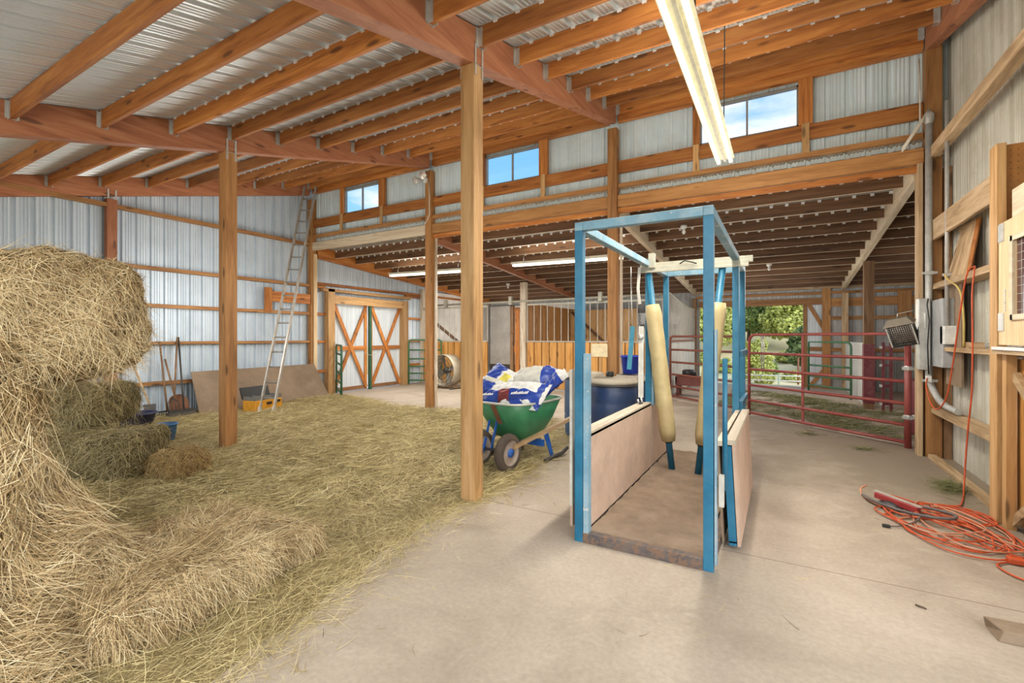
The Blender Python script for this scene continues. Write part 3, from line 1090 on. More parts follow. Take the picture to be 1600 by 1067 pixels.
    for i in range(25):
        y = YS + .12 + 3.85 * i / 24
        MB().tube([(XB + .06, y, 1.42), (XB + .06, y, tz(y))], .011, 6, caps=False).build('bar', 'galv_dusty', root)
    # right low white partition in the aisle
    mb = MB()
    ribbed_panel(mb, (1.55, YS + .12, 0), (0, 1, 0), 3.9, [(0, 0, .03), (0, 0, 1.38)], (1, 0, 0), pitch=.12)
    o = mb.build('low_stall_screen', 'metal_white', solid=.006)
    tag(o, 'low white ribbed panel running back from the dark aisle post', 'panel')
    # feed bunk
    o = thing('feed_bunk', (-2.0, 12.3, 0), 'low dark maroon feed bunk on legs behind the maroon gate', 'feed bunk')
    MB().box(-2.3, -1.45, 12.15, 12.6, .30, .36).box(-2.3, -1.45, 12.15, 12.18, .36, .52).box(-2.3, -1.45, 12.57, 12.6, .36, .52).box(-2.3, -2.27, 12.15, 12.6, .36, .52).box(-1.48, -1.45, 12.15, 12.6, .36, .52).build('bunk', 'maroon_gate', o)
    for x in (-2.25, -1.52):
        for y in (12.19, 12.54):
            MB().box(x - .03, x + .03, y - .03, y + .03, .02, .30).build('leg', 'maroon_gate', o)
    o = MB().lathe([(0, .52), (.14, .52), (.17, .55), (.17, .66), (.12, .69), (0, .69)], 16, Matrix.Translation((-2.0, 12.35, 0))).build('feed_pan', 'black_plastic')
    tag(o, 'black rubber pan upside down on the maroon feed bunk', 'pan')


# ------------------------------------------------------------------ rear doorway
def build_rear():
    o = MB().box(-2.3, 1.06, YB - .04, YB + .02, 2.45, 2.64).build('header_beam', 'pdark_x', bevel=.004)
    tag(o, 'orange header board over the open rear doorway', 'beam')
    o = MB().box(-2.4, 5.5, YB - .03, YB + .02, 2.74, 2.82).build('wall_girt', 'pdark_x')
    tag(o, 'thin girt above the header of the rear doorway', 'girt')
    o = MB().box(-2.4, 5.5, YB - .12, YB - .0, 2.90, 3.08).build('header_beam', 'old_x')
    tag(o, 'pale beam along the top of the rear wall', 'beam')
    o = MB().box(1.02, 1.22, YB - .06, YB + .02, 0, 2.9).build('door_post', 'pdark_z', bevel=.004)
    tag(o, 'orange jamb post right of the open rear doorway', 'post')
    for z0, z1, x0, x1, n in ((2.38, 2.62, 1.22, 5.5, 'wide orange girt high'), (2.0, 2.1, 1.22, 5.5, 'narrow girt halfway up'), (1.1, 1.2, 1.22, 5.5, 'low girt')):
        o = MB().box(x0, x1, YB - .03, YB + .02, z0, z1).build('wall_girt', 'pdark_x')
        tag(o, '%s on the rear wall right of the doorway' % n, 'girt', 'rear wall girts')
    o = MB().box(2.72, 3.02, YB - .06, YB - .03, 1.95, 2.75).build('blocking_board', 'pdark_z')
    tag(o, 'upright orange board on the rear wall above the hanging heater', 'board')
    o = MB().box(2.0, 2.18, YB - .08, YB - .03, 0, 2.75).build('wall_stud', 'pdark_z')
    tag(o, 'orange stud on the rear wall right of the dark aisle post', 'stud')
    # half-open sliding leaf outside
    mb = MB()
    ribbed_panel(mb, (.56, YB + .12, 0), (1, 0, 0), 1.9, [(0, 0, .02), (0, 0, 2.5)], (0, 1, 0), pitch=.15, rib_h=.012)
    d = structure(mb.build('door_3', 'metal_door', solid=.004), 'half-open sliding rear door leaf with timber frame')
    MB().box(.56, .66, YB + .08, YB + .115, .02, 2.5).build('stile', 'pdark_z', d)
    MB().box(.66, 2.4, YB + .085, YB + .115, 1.1, 1.22).build('middle_rail', 'pdark_x', d)
    MB().bar((.7, YB + .09, 2.46), (1.35, YB + .09, 1.2), .025, .10, up=(1, 0, .5)).build('brace', 'pdark_z', d)
    MB().bar((.72, YB + .09, .06), (1.45, YB + .09, 1.1), .025, .10, up=(1, 0, -.5)).build('brace', 'pdark_z', d)
    MB().box(.66, 2.4, YB + .085, YB + .115, .02, .12).build('bottom_rail', 'pdark_x', d)


# ------------------------------------------------------------------ blue livestock frame
def build_chute():
    root = thing('livestock_chute', (-.86, 4.7, 0), 'blue steel livestock frame with padded poles and plywood sides', 'livestock frame')
    t = .062
    xl, xr = -1.29, -.405
    y0, y1, y2 = 3.24, 5.30, 6.22
    zt = 2.345
    for x in (xl, xr):
        for y in (y0, y1, y2):
            MB().box(x - t / 2, x + t / 2, y - t / 2, y + t / 2, .0, zt - t).build('leg', 'blue_frame', root, bevel=.004)
    for x in (xl, xr):
        MB().box(x - t / 2, x + t / 2, y0 - t / 2, y2 + t / 2, zt - t, zt).build('top_rail', 'blue_dusty', root, bevel=.004)
    MB().box(xl + t / 2, xr - t / 2, y0 - t / 2, y0 + t / 2, zt - t, zt).build('cross_bar', 'blue_dusty', root, bevel=.004)
    MB().box(xl + t / 2, xr - t / 2, y2 - t / 2, y2 + t / 2, zt - t, zt).build('cross_bar', 'blue_dusty', root, bevel=.004)
    # cream head-gate channel across the middle
    m = MB()
    m.box(xl - .08, xr + .16, y1 - .06, y1 - .035, zt - .085, zt - .02)
    m.box(xl - .08, xr + .12, y1 - .085, y1 - .06, zt - .13, zt - .105)
    m.box(xl - .08, xr + .12, y1 - .065, y1 - .055, zt - .13, zt - .06)
    c = m.build('head_gate_channel', 'cream_steel', root, bevel=.003)
    MB().box(xl + .02, xl + .09, y1 - .10, y1 - .06, zt - .08, zt + .08).build('slider_block', 'cream_steel', c)
    MB().tube([(xl + .35, y1 - .09, zt - .06), (xl + .40, y1 - .10, zt - .03), (xl + .47, y1 - .10, zt - .05), (xl + .52, y1 - .09, zt - .07)], .007, 6).build('latch', 'black_plastic', c)
    # base
    MB().box(xl + t / 2, xr - t / 2, y0 - t / 2, y0 + t / 2, .0, .075).build('sill_rail', 'rusty_blue', root, bevel=.004)
    for x in (xl, xr):
        MB().box(x - t / 2 + .004, x + t / 2 - .004, y0 + t / 2, y2 - t / 2, .0, .06).build('base_rail', 'rusty_blue', root)
    mat = MB()
    n, k = 30, 90
    vs, fs = [], []
    for j in range(k):
        for i in range(n):
            x = xl + .04 + (xr - xl - .08) * i / (n - 1)
            y = y0 + .05 + (y2 - y0 - .05) * j / (k - 1)
            h = .056 + .004 * math.sin(9 * x + 13 * y) + .004 * math.sin(31 * y + 6 * math.sin(7 * x)) * (1 if y > 3.6 else 0) + .008 * random.random() ** 2 * (1 if y > 3.7 else .3) - (.018 if y < y0 + .10 and y > y0 + .075 else 0)
            vs.append((x, y, h))
    for j in range(k - 1):
        for i in range(n - 1):
            a = j * n + i
            fs.append((a, a + 1, a + n + 1, a + n))
    mat.add(vs, fs, 0, True)
    mat.build('floor_mat', 'mat_rubber', root)
    # left plywood sides
    s = MB().box(xl + .01, xl + .035, y0 + .06, y1 - .01, .07, .765).build('side_panel', 'ply_pink', root)
    q = MB()
    q.box(xl - .09, xl - .03, y0 + .05, y1 - .04, .745, .775)
    q.box(xl - .015, xl + .035, y0 + .05, y1 - .04, .745, .782)
    q.build('top_ledge', 'dusty_ledge', s)
    MB().box(xl - .03, xl - .015, y0 + .08, y1 - .06, .745, .757).build('slot', 'black_plastic', s)
    MB().box(xl - .1, xl - .08, y0 + .05, y1 - .04, .07, .745).build('outer_sheet', 'ply_pink', s)
    for yy in (y0 + .2, y1 - .25):
        MB().lathe([(.02, .776), (.02, .80), (0, .80)], 8, Matrix.Translation((xl - .02, yy, 0))).build('bolt', 'dark_steel', s)
    s = MB().box(xl + .01, xl + .035, y1 + .01, y2 + .02, .07, .90).build('side_panel', 'ply_pink', root)
    MB().box(xl - .03, xl + .035, y1 + .04, y2, .90, .925).build('top_ledge', 'dusty_ledge', s)
    # right swung panel
    p = MB()
    th = R(3.0)
    M = Matrix.Translation((xr + .085, 3.62, .03)) @ Matrix.Rotation(-th, 4, 'Y')
    p.box(.055, .075, 0, 1.62, 0, .735, M=M)
    sp = p.build('swing_panel', 'ply_pink', root)
    q = MB()
    q.box(0, .05, 0, .04, .02, .70, M=M)
    q.box(0, .05, 1.58, 1.62, .02, .70, M=M)
    q.box(0, .05, 0, 1.62, .0, .03, M=M)
    q.build('panel_frame', 'blue_frame', sp)
    q = MB()
    q.box(-.045, -.005, -.01, 1.62, .70, .735, M=M)
    q.box(.015, .08, -.01, 1.62, .71, .745, M=M)
    q.build('top_ledge', 'dusty_ledge', sp)
    MB().box(-.045, -.03, 0, 1.62, .03, .70, M=M).build('inner_sheet', 'ply_brown', sp)
    # guide channels and rods
    MB().box(xl + .037, xl + .075, y0 - .03, y0 + .03, .05, 1.38).build('guide_channel', 'blue_dusty', root)
    MB().box(xl - .075, xl - .055, y0 - .02, y0 + .03, .25, 1.26).build('guide_channel', 'galv_dusty', root)
    MB().box(xl + .037, xl + .065, y1 - .03, y1 + .03, .75, 1.50).build('guide_channel', 'blue_dusty', root)
    MB().box(xr + .037, xr + .05, y0 - .03, y0 + .03, .05, 1.55).build('guide_channel', 'blue_dusty', root)
    MB().tube([(xr + .085, y0 + .1, .50), (xr + .085, y0 + .1, 1.36)], .016, 8).build('latch_rod', 'blue_frame', root)
    MB().box(xr + .06, xr + .09, y0 - .01, y0 + .03, .42, .62).build('latch_plate', 'galv_dusty', root)
    MB().box(xr + .02, xr + .06, y1 + .05, y2 - .03, 1.30, 1.36).build('side_brace', 'blue_frame', root)
    MB().box(xr + .02, xr + .06, y1 + .05, y2 - .03, .78, .84).build('side_brace', 'blue_frame', root)
    # padded head-gate poles, crossing to a V
    for (xa, xb) in ((-1.285, -1.03), (-.525, -.765)):
        a, b_ = Vector((xa, y1 - .03, zt - .10)), Vector((xb, y1 - .03, .05))
        o = MB().tube([a, b_], .035, 12).build('padded_pole', 'blue_frame', root)
        pa, pb = a.lerp(b_, .175), a.lerp(b_, .855)
        pts, rads = [], []
        for i in range(15):
            f = i / 14
            pts.append(pa.lerp(pb, f))
            rr = .088 if xa < -1 else .088 - .012 * f
            rads.append(rr * (1 if 0 < i < 14 else .82) + .0025 * math.sin(i * 2.1))
        MB().tube(pts, .08, 16, rads=rads).build('pad', 'pad_vinyl', o)
        MB().tube([pb, pb.lerp(b_, .06)], .042, 10).build('pad_cuff', 'black_plastic', o)
    # hanging straps with chain at left middle leg
    s = MB()
    s.bar((-1.335, 5.08, 2.26), (-1.345, 5.06, 2.02), .03, .008, up=(0, 1, 0))
    s.bar((-1.345, 5.06, 2.02), (-1.33, 5.07, 1.86), .03, .008, up=(0, 1, 0))
    s = s.build('strap', 'strap_white', root)
    c = MB()
    for i in range(8):
        z = 1.86 - .035 * i
        c.tube([(-1.33 - .008 * (i % 2), 5.07, z), (-1.322, 5.07 + .01 * (i % 2), z - .02), (-1.33, 5.07, z - .04), (-1.338, 5.07, z - .02)], .004, 5, closed=True)
    c.build('chain', 'dark_steel', s)
    s = MB()
    s.bar((-1.40, 5.05, 1.62), (-1.44, 5.05, 1.15), .05, .012, up=(0, 1, 0)).build('strap', 'strap_blue', root)
    s = MB().bar((-1.31, 5.06, 1.62), (-1.315, 5.06, .85), .055, .01, up=(0, 1, 0)).build('strap', 'strap_white', root)
    MB().lathe([(0, -.01), (.03, -.01), (.03, .01), (0, .01)], 10, Matrix.Translation((-1.315, 5.04, 1.50)) @ Matrix.Rotation(R(90), 4, 'X')).build('buckle', 'galv', s)
    MB().tube([(-1.315, 5.06, .86), (-1.30, 5.06, .80), (-1.33, 5.06, .77), (-1.35, 5.06, .83)], .012, 6).build('hook', 'galv', s)
    MB().tube([(-1.42, 5.05, 2.27), (-1.415, 5.05, 1.9), (-1.40, 5.05, 1.6)], .006, 6).build('cable', 'galv', root)


# ------------------------------------------------------------------ wheelbarrow and feed bags
def build_barrow():
    rz = R(-6)
    root = thing('wheelbarrow', (-2.84, 4.50, 0), 'green two-wheeled wheelbarrow on blue legs heaped with feed bags', 'wheelbarrow', rot=rz)
    # local: +y towards handles
    def ring(yc0, yc1, hw, z, n=28, p=4.0):
        out = []
        cy, hy = (yc0 + yc1) / 2, (yc1 - yc0) / 2
        for j in range(n):
            a = 2 * math.pi * j / n
            cx_, sx_ = math.cos(a), math.sin(a)
            out.append((hw * math.copysign(abs(cx_) ** (2 / p), cx_), cy + hy * math.copysign(abs(sx_) ** (2 / p), sx_), z))
        return out
    lv = [(.33, .68, .19, .285), (.27, .74, .23, .31), (.12, .90, .33, .52), (-.02, 1.02, .40, .745)]
    n = 32
    mb = MB()
    vs = []
    for a, b_, hw, z in lv:
        vs += ring(a, b_, hw, z, n)
    fs = []
    for i in range(len(lv) - 1):
        for j in range(n):
            fs.append((i * n + j, i * n + (j + 1) % n, (i + 1) * n + (j + 1) % n, (i + 1) * n + j))
    fs.append(tuple(range(n))[::-1])
    mb.add(vs, fs, 0, True)
    tub = mb.build('tub', 'barrow_green', root, local=True, solid=.006)
    MB().tube(ring(-.025, 1.025, .405, .748, n), .014, 8, closed=True).build('rim', 'rim_steel', tub, local=True)
    MB().bar((0, -.03, .745), (0, .12, .50), .06, .012, up=(0, -1, 0)).build('rusty_strap', 'rust', tub, local=True)
    for sx in (-.2, .2):
        w = MB()
        prof = [(.13, -.03), (.14, -.045), (.155, -.05), (.195, -.042), (.211, -.02), (.213, 0), (.211, .02), (.195, .042), (.155, .05), (.14, .045), (.13, .03)]
        M = Matrix.Translation((sx, 0, .213)) @ Matrix.Rotation(R(90), 4, 'Y')
        w.lathe(prof + [prof[0]], 28, M)
        w = w.build('wheel', 'tire', root, local=True)
        h = MB()
        h.lathe([(0, .035), (.04, .045), (.05, .03), (.11, .022), (.128, .03), (.14, .047)], 24, M)
        h.lathe([(0, -.035), (.04, -.045), (.05, -.03), (.11, -.022), (.128, -.03), (.14, -.047)], 24, M)
        h.build('hub', 'hub', w, local=True)
        h = MB().lathe([(0, .06), (.045, .055), (.05, .03)], 12, M).build('hub_cap', 'barrow_blue', w, local=True)
    MB().tube([(-.24, 0, .213), (.24, 0, .213)], .014, 8).build('axle', 'dark_steel', root, local=True)
    for s in (-1, 1):
        MB().bar((s * .24, .06, .27), (s * .34, 1.72, .50), .04, .045).build('handle', 'old_y', root, local=True)
        MB().bar((s * .27, .72, .32), (s * .30, .80, .02), .035, .012, up=(1, 0, 0)).bar((s * .30, .62, .32), (s * .30, .78, .02), .035, .012, up=(1, 0, 0)).build('leg', 'barrow_blue', root, local=True)
        MB().bar((s * .30, .80, .015), (s * .30, 1.0, .015), .05, .012).build('foot', 'barrow_blue', root, local=True)
        MB().bar((-.11 + s * .055, .02, .20), (-.11 + s * .055, .13, .52), .03, .012, up=(1, 0, 0)).build('brace', 'barrow_blue', root, local=True)
    MB().box(-.28, .28, .6, .64, .18, .26).build('cross_plate', 'barrow_blue', root, local=True)

    # ---- feed bags
    def bag(loc, rot, L, W, T, zones, label, bend=0.0, flat_end=0.0):
        nx, ny = 30, 16
        mb = MB()
        M = Matrix.Translation(loc) @ Matrix.Rotation(rot[2], 4, 'Z') @ Matrix.Rotation(rot[1], 4, 'Y') @ Matrix.Rotation(rot[0], 4, 'X')
        ph = random.random() * 9
        vs = []
        for side in (1, -1):
            for j in range(ny + 1):
                for i in range(nx + 1):
                    u = 2 * i / nx - 1
                    v = 2 * j / ny - 1
                    th = (1 - abs(u) ** 5) * (1 - abs(v) ** 3.2)
                    if flat_end and u > .6:
                        th *= max(0, 1 - (u - .6) / .4 * flat_end)
                    wr = .012 * math.sin(9 * u + 5 * v + ph) * math.sin(7 * v - 3 * u + ph) + .008 * math.sin(17 * u - 11 * v + ph)
                    z = side * T / 2 * th + wr * (1 if side > 0 else .5) * min(1, th * 3)
                    x = u * L / 2
                    z += -bend * u * u
                    y = v * W / 2 * (1 - .06 * (1 - abs(u)))
                    vs.append(M @ Vector((x, y, z)))
        fs, mis = [], []
        k = (nx + 1) * (ny + 1)
        for s in (0, 1):
            for j in range(ny):
                for i in range(nx):
                    a = s * k + j * (nx + 1) + i
                    f = (a, a + 1, a + nx + 2, a + nx + 1)
                    fs.append(f if s == 0 else f[::-1])
                    u = 2 * (i + .5) / nx - 1
                    v = 2 * (j + .5) / ny - 1
                    mis.append(zones(u, v, 1 - 2 * s))
        o0 = len(mb.v)
        mb.v += [tuple(p) for p in vs]
        mb.f += fs
        mb.mi += mis
        mb.sm += [True] * len(fs)
        o = mb.build('feed_bag', ['bag_white', 'bag_blue', 'bag_red', 'bag_yellow', 'bag_grey'])
        return tag(o, label, 'feed bag', 'feed bags in the wheelbarrow'), M

    def lettering(o, M, x0, y0, w, h, n, z):
        """a line of small blurred white strokes, as the printing reads in the photo"""
        mb = MB()
        for i in range(n):
            x = x0 + w * i / n
            hh = h * (.65 + .35 * ((i * 7) % 3) / 2)
            mb.box(x, x + w / n * .62, y0, y0 + hh, z, z + .003, M=M)
        mb.build('printing', 'bag_white', o)

    W_, B_, R_, Y_, G_ = 0, 1, 2, 3, 4

    def z_big(u, v, s):
        if u > .80:
            return W_ if u > .93 else B_
        if v < -.25:
            if -.28 < u < .05:
                return R_
            return B_
        if s < 0:
            return B_
        return W_
    o, M = bag((-2.80, 4.86, .835), (R(34), R(-5), R(-4)), .92, .36, .20, z_big, 'large white feed bag with blue band and red label at the front', bend=.04)
    lettering(o, M, .08, -.135, .24, .05, 9, .085)
    lettering(o, M, -.36, -.135, .18, .04, 8, .08)
    bag((-2.74, 5.28, .98), (R(30), R(-8), R(6)), .66, .42, .24, lambda u, v, s: B_ if u > .45 and u < .85 else (G_ if u < .45 else W_),
        'grey feed bag with blue end lying highest at the back of the barrow', bend=.05)
    bag((-3.16, 5.16, .95), (R(48), R(22), R(-10)), .46, .40, .18, lambda u, v, s: Y_ if (abs(u - .42) < .25 and abs(v - .05) < .45) else (B_ if u < .05 else W_),
        'feed bag with yellow patch and blue side at upper left of the heap', bend=.02)
    bag((-3.12, 4.93, .87), (R(46), R(14), R(-6)), .46, .28, .15, lambda u, v, s: Y_ if (abs(u - .55) < .25 and abs(v - .1) < .5) else (B_ if u < .2 and v < .3 else (G_ if u < .2 else W_)),
        'feed bag with yellow corner below the upper left one', bend=.02)
    bag((-2.66, 4.76, .745), (R(30), R(-4), R(-4)), .60, .26, .12, lambda u, v, s: W_ if (math.sin(6 * u + 3 * v) > .3) else B_,
        'crumpled blue and white feed bag pressed against the front rim', bend=.03)
    bag((-2.40, 5.10, .94), (R(20), R(-42), R(20)), .46, .30, .12, lambda u, v, s: B_ if u < .62 else W_,
        'blue feed bag end poking up at the right of the heap', bend=.02, flat_end=.8)
    bag((-3.32, 5.42, .90), (R(25), R(30), R(-30)), .48, .34, .18, lambda u, v, s: B_ if u > .5 else W_,
        'white feed bag sticking out left of the centre post', bend=.02)
    bag((-2.82, 5.05, .64), (0, 0, R(-4)), .58, .72, .28, lambda u, v, s: G_, 'grey feed bag at the bottom of the barrow')

    # dark bent bar on the floor
    o = MB().tube([(-2.45, 5.02, .02), (-2.42, 5.2, .04), (-2.37, 5.36, .06), (-2.34, 5.45, .11)], .022, 8).build('pry_bar', 'dark_steel')
    tag(o, 'dark bent bar lying on the floor right of the wheelbarrow', 'bar')
    # brown log under barrow
    o = MB().tube([(-3.2, 4.72, .07), (-2.95, 5.35, .06)], .055, 10).build('log', 'bark')
    tag(o, 'short brown log lying under the wheelbarrow', 'log')


# ------------------------------------------------------------------ barrels, buckets
def build_barrels():
    def drum(x, y, r, h, mat, label):
        root = thing('plastic_drum', (x, y, 0), label, 'barrel', 'blue plastic drums')
        T = Matrix.Translation((x, y, 0))
        b = MB().lathe([(0, .0), (r * .92, .0), (r * .96, .03), (r, .2), (r * 1.01, .3), (r * .985, .32), (r * 1.01, .36), (r, h * .66), (r * .985, h * .68), (r, h * .71), (r * .97, h - .08), (r * .93, h - .05)], 32, T)
        b.build('body', mat, root)
        MB().lathe([(r * .93, h - .07), (r * 1.03, h - .065), (r * 1.04, h - .03), (r * .99, h - .02), (r * .97, h), (r * .88, h + .004), (r * .86, h - .012), (0, h - .01)], 32, T).build('lid', 'drum_lid', root)
        MB().lathe([(r * 1.0, h - .095), (r * 1.045, h - .09), (r * 1.045, h - .075), (r, h - .07)], 32, T).build('lid_ring', 'dark_steel', root)
        return root
    d = drum(-1.93, 6.02, .31, .96, 'drum_blue', 'dark blue plastic drum with dusty lid just left of the blue frame')
    o = MB().lathe([(0, 0), (.05, 0), (.055, .01), (.055, .055), (.045, .07), (0, .07)], 14, Matrix.Translation((-2.02, 6.16, .965))).build('black_cap', 'black_plastic')
    tag(o, 'round black cap lying on the lid of the nearest drum', 'cap')
    drum(-2.62, 6.75, .30, .96, 'drum_blue2', 'lighter blue drum behind the blue frame front leg')
    drum(-1.86, 6.95, .31, .94, 'drum_blue', 'blue drum with dusty lid behind the padded pole')
    root = thing('bucket', (-2.18, 7.35, 0), 'royal blue bucket standing on the back shelf past the drums', 'bucket')
    root.location = (-1.99, 7.06, .95)
    root['_org'] = list(root.location)
    T = Matrix.Translation((-1.99, 7.06, .95))
    MB().lathe([(0, 0), (.115, 0), (.145, .25), (.155, .25), (.155, .275), (.14, .275), (.11, .01)], 24, T).build('body', 'bucket_blue', root)
    MB().tube([(-1.99 + .15 * math.cos(a), 7.06 - .03 * math.sin(a), 1.2 - .12 * math.sin(a)) for a in np.linspace(0, math.pi, 10)], .004, 6).build('handle', 'galv', root)
    root['label'] = 'royal blue bucket standing on the lid of the rearmost drum'

    # blue tubs by hay
    T = Matrix.Translation((-9.10, 3.52, .03))
    o = MB().lathe([(0, .0), (.2, 0), (.25, .22), (.275, .22), (.275, .245), (.24, .245), (.195, .02), (0, .02)], 28, T).build('rubber_tub', 'navy')
    tag(o, 'low navy rubber tub on the hay behind the small bale', 'tub')
    T = Matrix.Translation((-7.62, 3.30, .03))
    root = thing('bucket', (-7.62, 3.30, .03), 'sky blue bucket half hidden behind the small hay bale', 'bucket')
    MB().lathe([(0, 0), (.10, 0), (.13, .22), (.14, .22), (.14, .24), (.125, .24), (.095, .02)], 22, T).build('body', 'bucket_sky', root)
    MB().tube([(-7.62 + .13 * math.cos(a), 3.3 - .05, .26 - .1 * math.sin(a)) for a in np.linspace(0, math.pi, 9)], .004, 5).build('handle', 'galv', root)


# ------------------------------------------------------------------ left side things
def build_left():
    # ladder
    f, tp = Vector((-8.86, 5.58, .02)), Vector((-10.1, 7.50, 5.22))
    root = thing('extension_ladder', f, 'aluminium extension ladder leaning into the corner of the window wall', 'ladder')
    d = (tp - f)
    L = d.length
    d.normalize()
    side = Vector((.84, .55, 0)) * .135
    nrm = d.cross(side).normalized()
    for s in (-1, 1):
        MB().bar(f + side * s, tp + side * s, .028, .075, up=nrm).build('rail', 'aluminium', root)
        MB().bar(f + side * s - Vector((0, 0, .02)), f + side * s + d * .09, .045, .10, up=nrm).build('foot', 'galv_dusty', root)
    n = 16
    for i in range(n):
        p = f + d * (.28 + i * .335)
        MB().tube([p - side * 1.08, p + side * 1.08], .016, 8).build('rung', 'dark_rung', root)
    # plywood
    poly = [(-9.62, 4.72, .03), (-9.62, 7.68, .03), (-10.24, 7.70, .82), (-10.24, 4.86, .80)]
    o = MB().prism(poly, (.011, 0, .009)).build('plywood_sheet', 'ply_brown')
    tag(o, 'long dusty plywood sheet leaning on the left wall behind the ladder', 'plywood sheet')
    # toolbox
    M = Matrix.Translation((-9.2, 5.72, .02)) @ Matrix.Rotation(R(12), 4, 'Z')
    root = thing('toolbox', (-9.2, 5.72, .02), 'yellow toolbox with open black lid behind the foot of the ladder', 'toolbox')
    b = MB().box(-.16, .16, -.34, .34, 0, .22, M=M).build('body', 'toolbox_yellow', root, bevel=.015)
    MB().box(.16, .175, -.06, .06, .12, .17, M=M).build('latch', 'black_plastic', root)
    MB().box(.16, .175, .2, .28, .14, .19, M=M).build('latch', 'black_plastic', root)
    t = MB()
    t.box(-.15, .15, -.33, .33, .22, .235, M=M)
    for yy in (-.33, -.12, .10, .32):
        t.box(-.15, .15, yy - .006, yy + .006, .235, .30, M=M)
    t.box(.13, .15, -.33, .33, .235, .30, M=M)
    t.build('tray', 'toolbox_grey', root)
    M2 = M @ Matrix.Translation((-.17, 0, .24)) @ Matrix.Rotation(R(-18), 4, 'Y')
    MB().box(-.02, .02, -.34, .34, 0, .24, M=M2).build('lid', 'black_plastic', root, bevel=.01)
    # hand tools leaning on the left wall
    def handle(root, a, b_, r=.017, mat='brown_z'):
        MB().tube([a, b_], r, 8).build('shaft', mat, root)
    rt = thing('scoop_shovel', (-9.95, 4.50, .03), 'round scoop shovel with wooden shaft leaning on the left wall', 'shovel')
    handle(rt, (-9.96, 4.48, .28), (-10.30, 4.44, 1.08))
    m = MB()
    vs, fs = [], []
    for j in range(9):
        for i in range(9):
            u, v = i / 4 - 1, j / 8
            wv = .17 * (1 if v < .6 else math.sqrt(max(0, 1 - ((v - .6) / .42) ** 2)))
            vs.append((-9.88 - .13 * v + .05 * u * u, 4.50 + u * wv, .05 + .36 * v))
    for j in range(8):
        for i in range(8):
            a = j * 9 + i
            fs.append((a, a + 1, a + 10, a + 9))
    m.add(vs, fs, 0, True)
    m.build('blade', 'rust', rt, solid=.004)
    rt = thing('push_broom', (-9.8, 4.5, .03), 'dark push broom head down beside the scoop shovel', 'broom')
    handle(rt, (-9.76, 4.52, .12), (-10.32, 4.68, 1.5), mat='dark_steel')
    MB().box(-9.78, -9.70, 4.26, 4.68, .10, .15).build('head', 'dark_steel', rt)
    MB().box(-9.80, -9.68, 4.25, 4.69, .03, .10).build('bristles', 'stain_dark', rt)
    rt = thing('hay_fork', (-9.9, 4.38, .03), 'pitchfork with a long slanting wooden shaft right of the hay bales', 'fork')
    handle(rt, (-9.9, 4.42, .35), (-10.32, 4.66, 1.5))
    m = MB()
    for k in range(4):
        yy = 4.30 + .06 * k
        m.tube([(-9.9, 4.40, .36), (-9.88, yy, .28), (-9.80, yy, .04)], .007, 5)
    m.build('tines', 'dark_steel', rt)
    rt = thing('garden_rake', (-9.9, 4.25, .03), 'upright rake with dark shaft beside the pitchfork', 'rake')
    handle(rt, (-9.98, 4.34, .1), (-10.32, 4.36, 1.42), mat='brown_z')
    m = MB().box(-10.0, -9.97, 4.2, 4.48, .1, .13)
    for k in range(8):
        m.box(-9.99, -9.98, 4.21 + k * .036, 4.218 + k * .036, .03, .1)
    m.build('rake_head', 'dark_steel', rt)
    rt = thing('spade', (-9.85, 3.9, .03), 'spade with yellow worn shaft nearest the hay bales', 'spade')
    handle(rt, (-9.80, 3.98, .3), (-10.3, 3.88, 1.15), mat='old_z')
    MB().prism([(-9.80, 3.88, .3), (-9.80, 4.08, .3), (-9.74, 4.05, .06), (-9.73, 3.98, .03), (-9.74, 3.91, .06)], (.006, 0, .002)).build('blade', 'dark_steel', rt)
    # drum fan
    root = thing('drum_fan', (-8.55, 10.95, 0), 'large dusty drum fan standing in front of the stall bars', 'fan')
    yaw = R(-6)
    M = Matrix.Translation((-8.55, 10.95, .53)) @ Matrix.Rotation(yaw, 4, 'Z') @ Matrix.Rotation(R(90), 4, 'X')
    MB().lathe([(.455, -.20), (.47, -.20), (.47, .20), (.455, .20), (.455, -.20)], 36, M).build('drum', 'fan_steel', root)
    g = MB()
    for r in (.12, .24, .35, .45):
        g.lathe([(r - .005, .195), (r + .005, .195), (r + .005, .205), (r - .005, .205), (r - .005, .195)], 32, M)
    for k in range(12):
        a = math.pi * k / 6
        g.tube([M @ Vector((.03 * math.cos(a), .03 * math.sin(a), .20)), M @ Vector((.455 * math.cos(a), .455 * math.sin(a), .20))], .005, 5)
    g.build('grille', 'dark_steel', root)
    for k in range(4):
        a = math.pi / 2 * k + .4
        q = MB()
        e1, e2 = Vector((math.cos(a), math.sin(a), 0)), Vector((-math.sin(a), math.cos(a), 0))
        pts = [e1 * .08 - e2 * .05 + Vector((0, 0, .03)), e1 * .40 - e2 * .13 + Vector((0, 0, .06)), e1 * .42 + e2 * .10 + Vector((0, 0, -.04)), e1 * .08 + e2 * .05 + Vector((0, 0, -.03))]
        q.prism([M @ p for p in pts], (M.to_3x3() @ Vector((0, 0, .006))))
        q.build('blade', 'fan_blade', root)
    MB().lathe([(0, .08), (.08, .07), (.09, 0), (.09, -.12), (0, -.12)], 16, M).build('motor', 'dark_steel', root)
    for s in (-1, 1):
        m = MB()
        for zz in (-.2, .2):
            m.tube([M @ Vector((s * .36, -.30, zz)), M @ Vector((s * .40, -.52, zz))], .014, 6)
        m.tube([M @ Vector((s * .40, -.515, -.3)), M @ Vector((s * .40, -.515, .3))], .014, 6)
        m.build('leg', 'dark_steel', root)


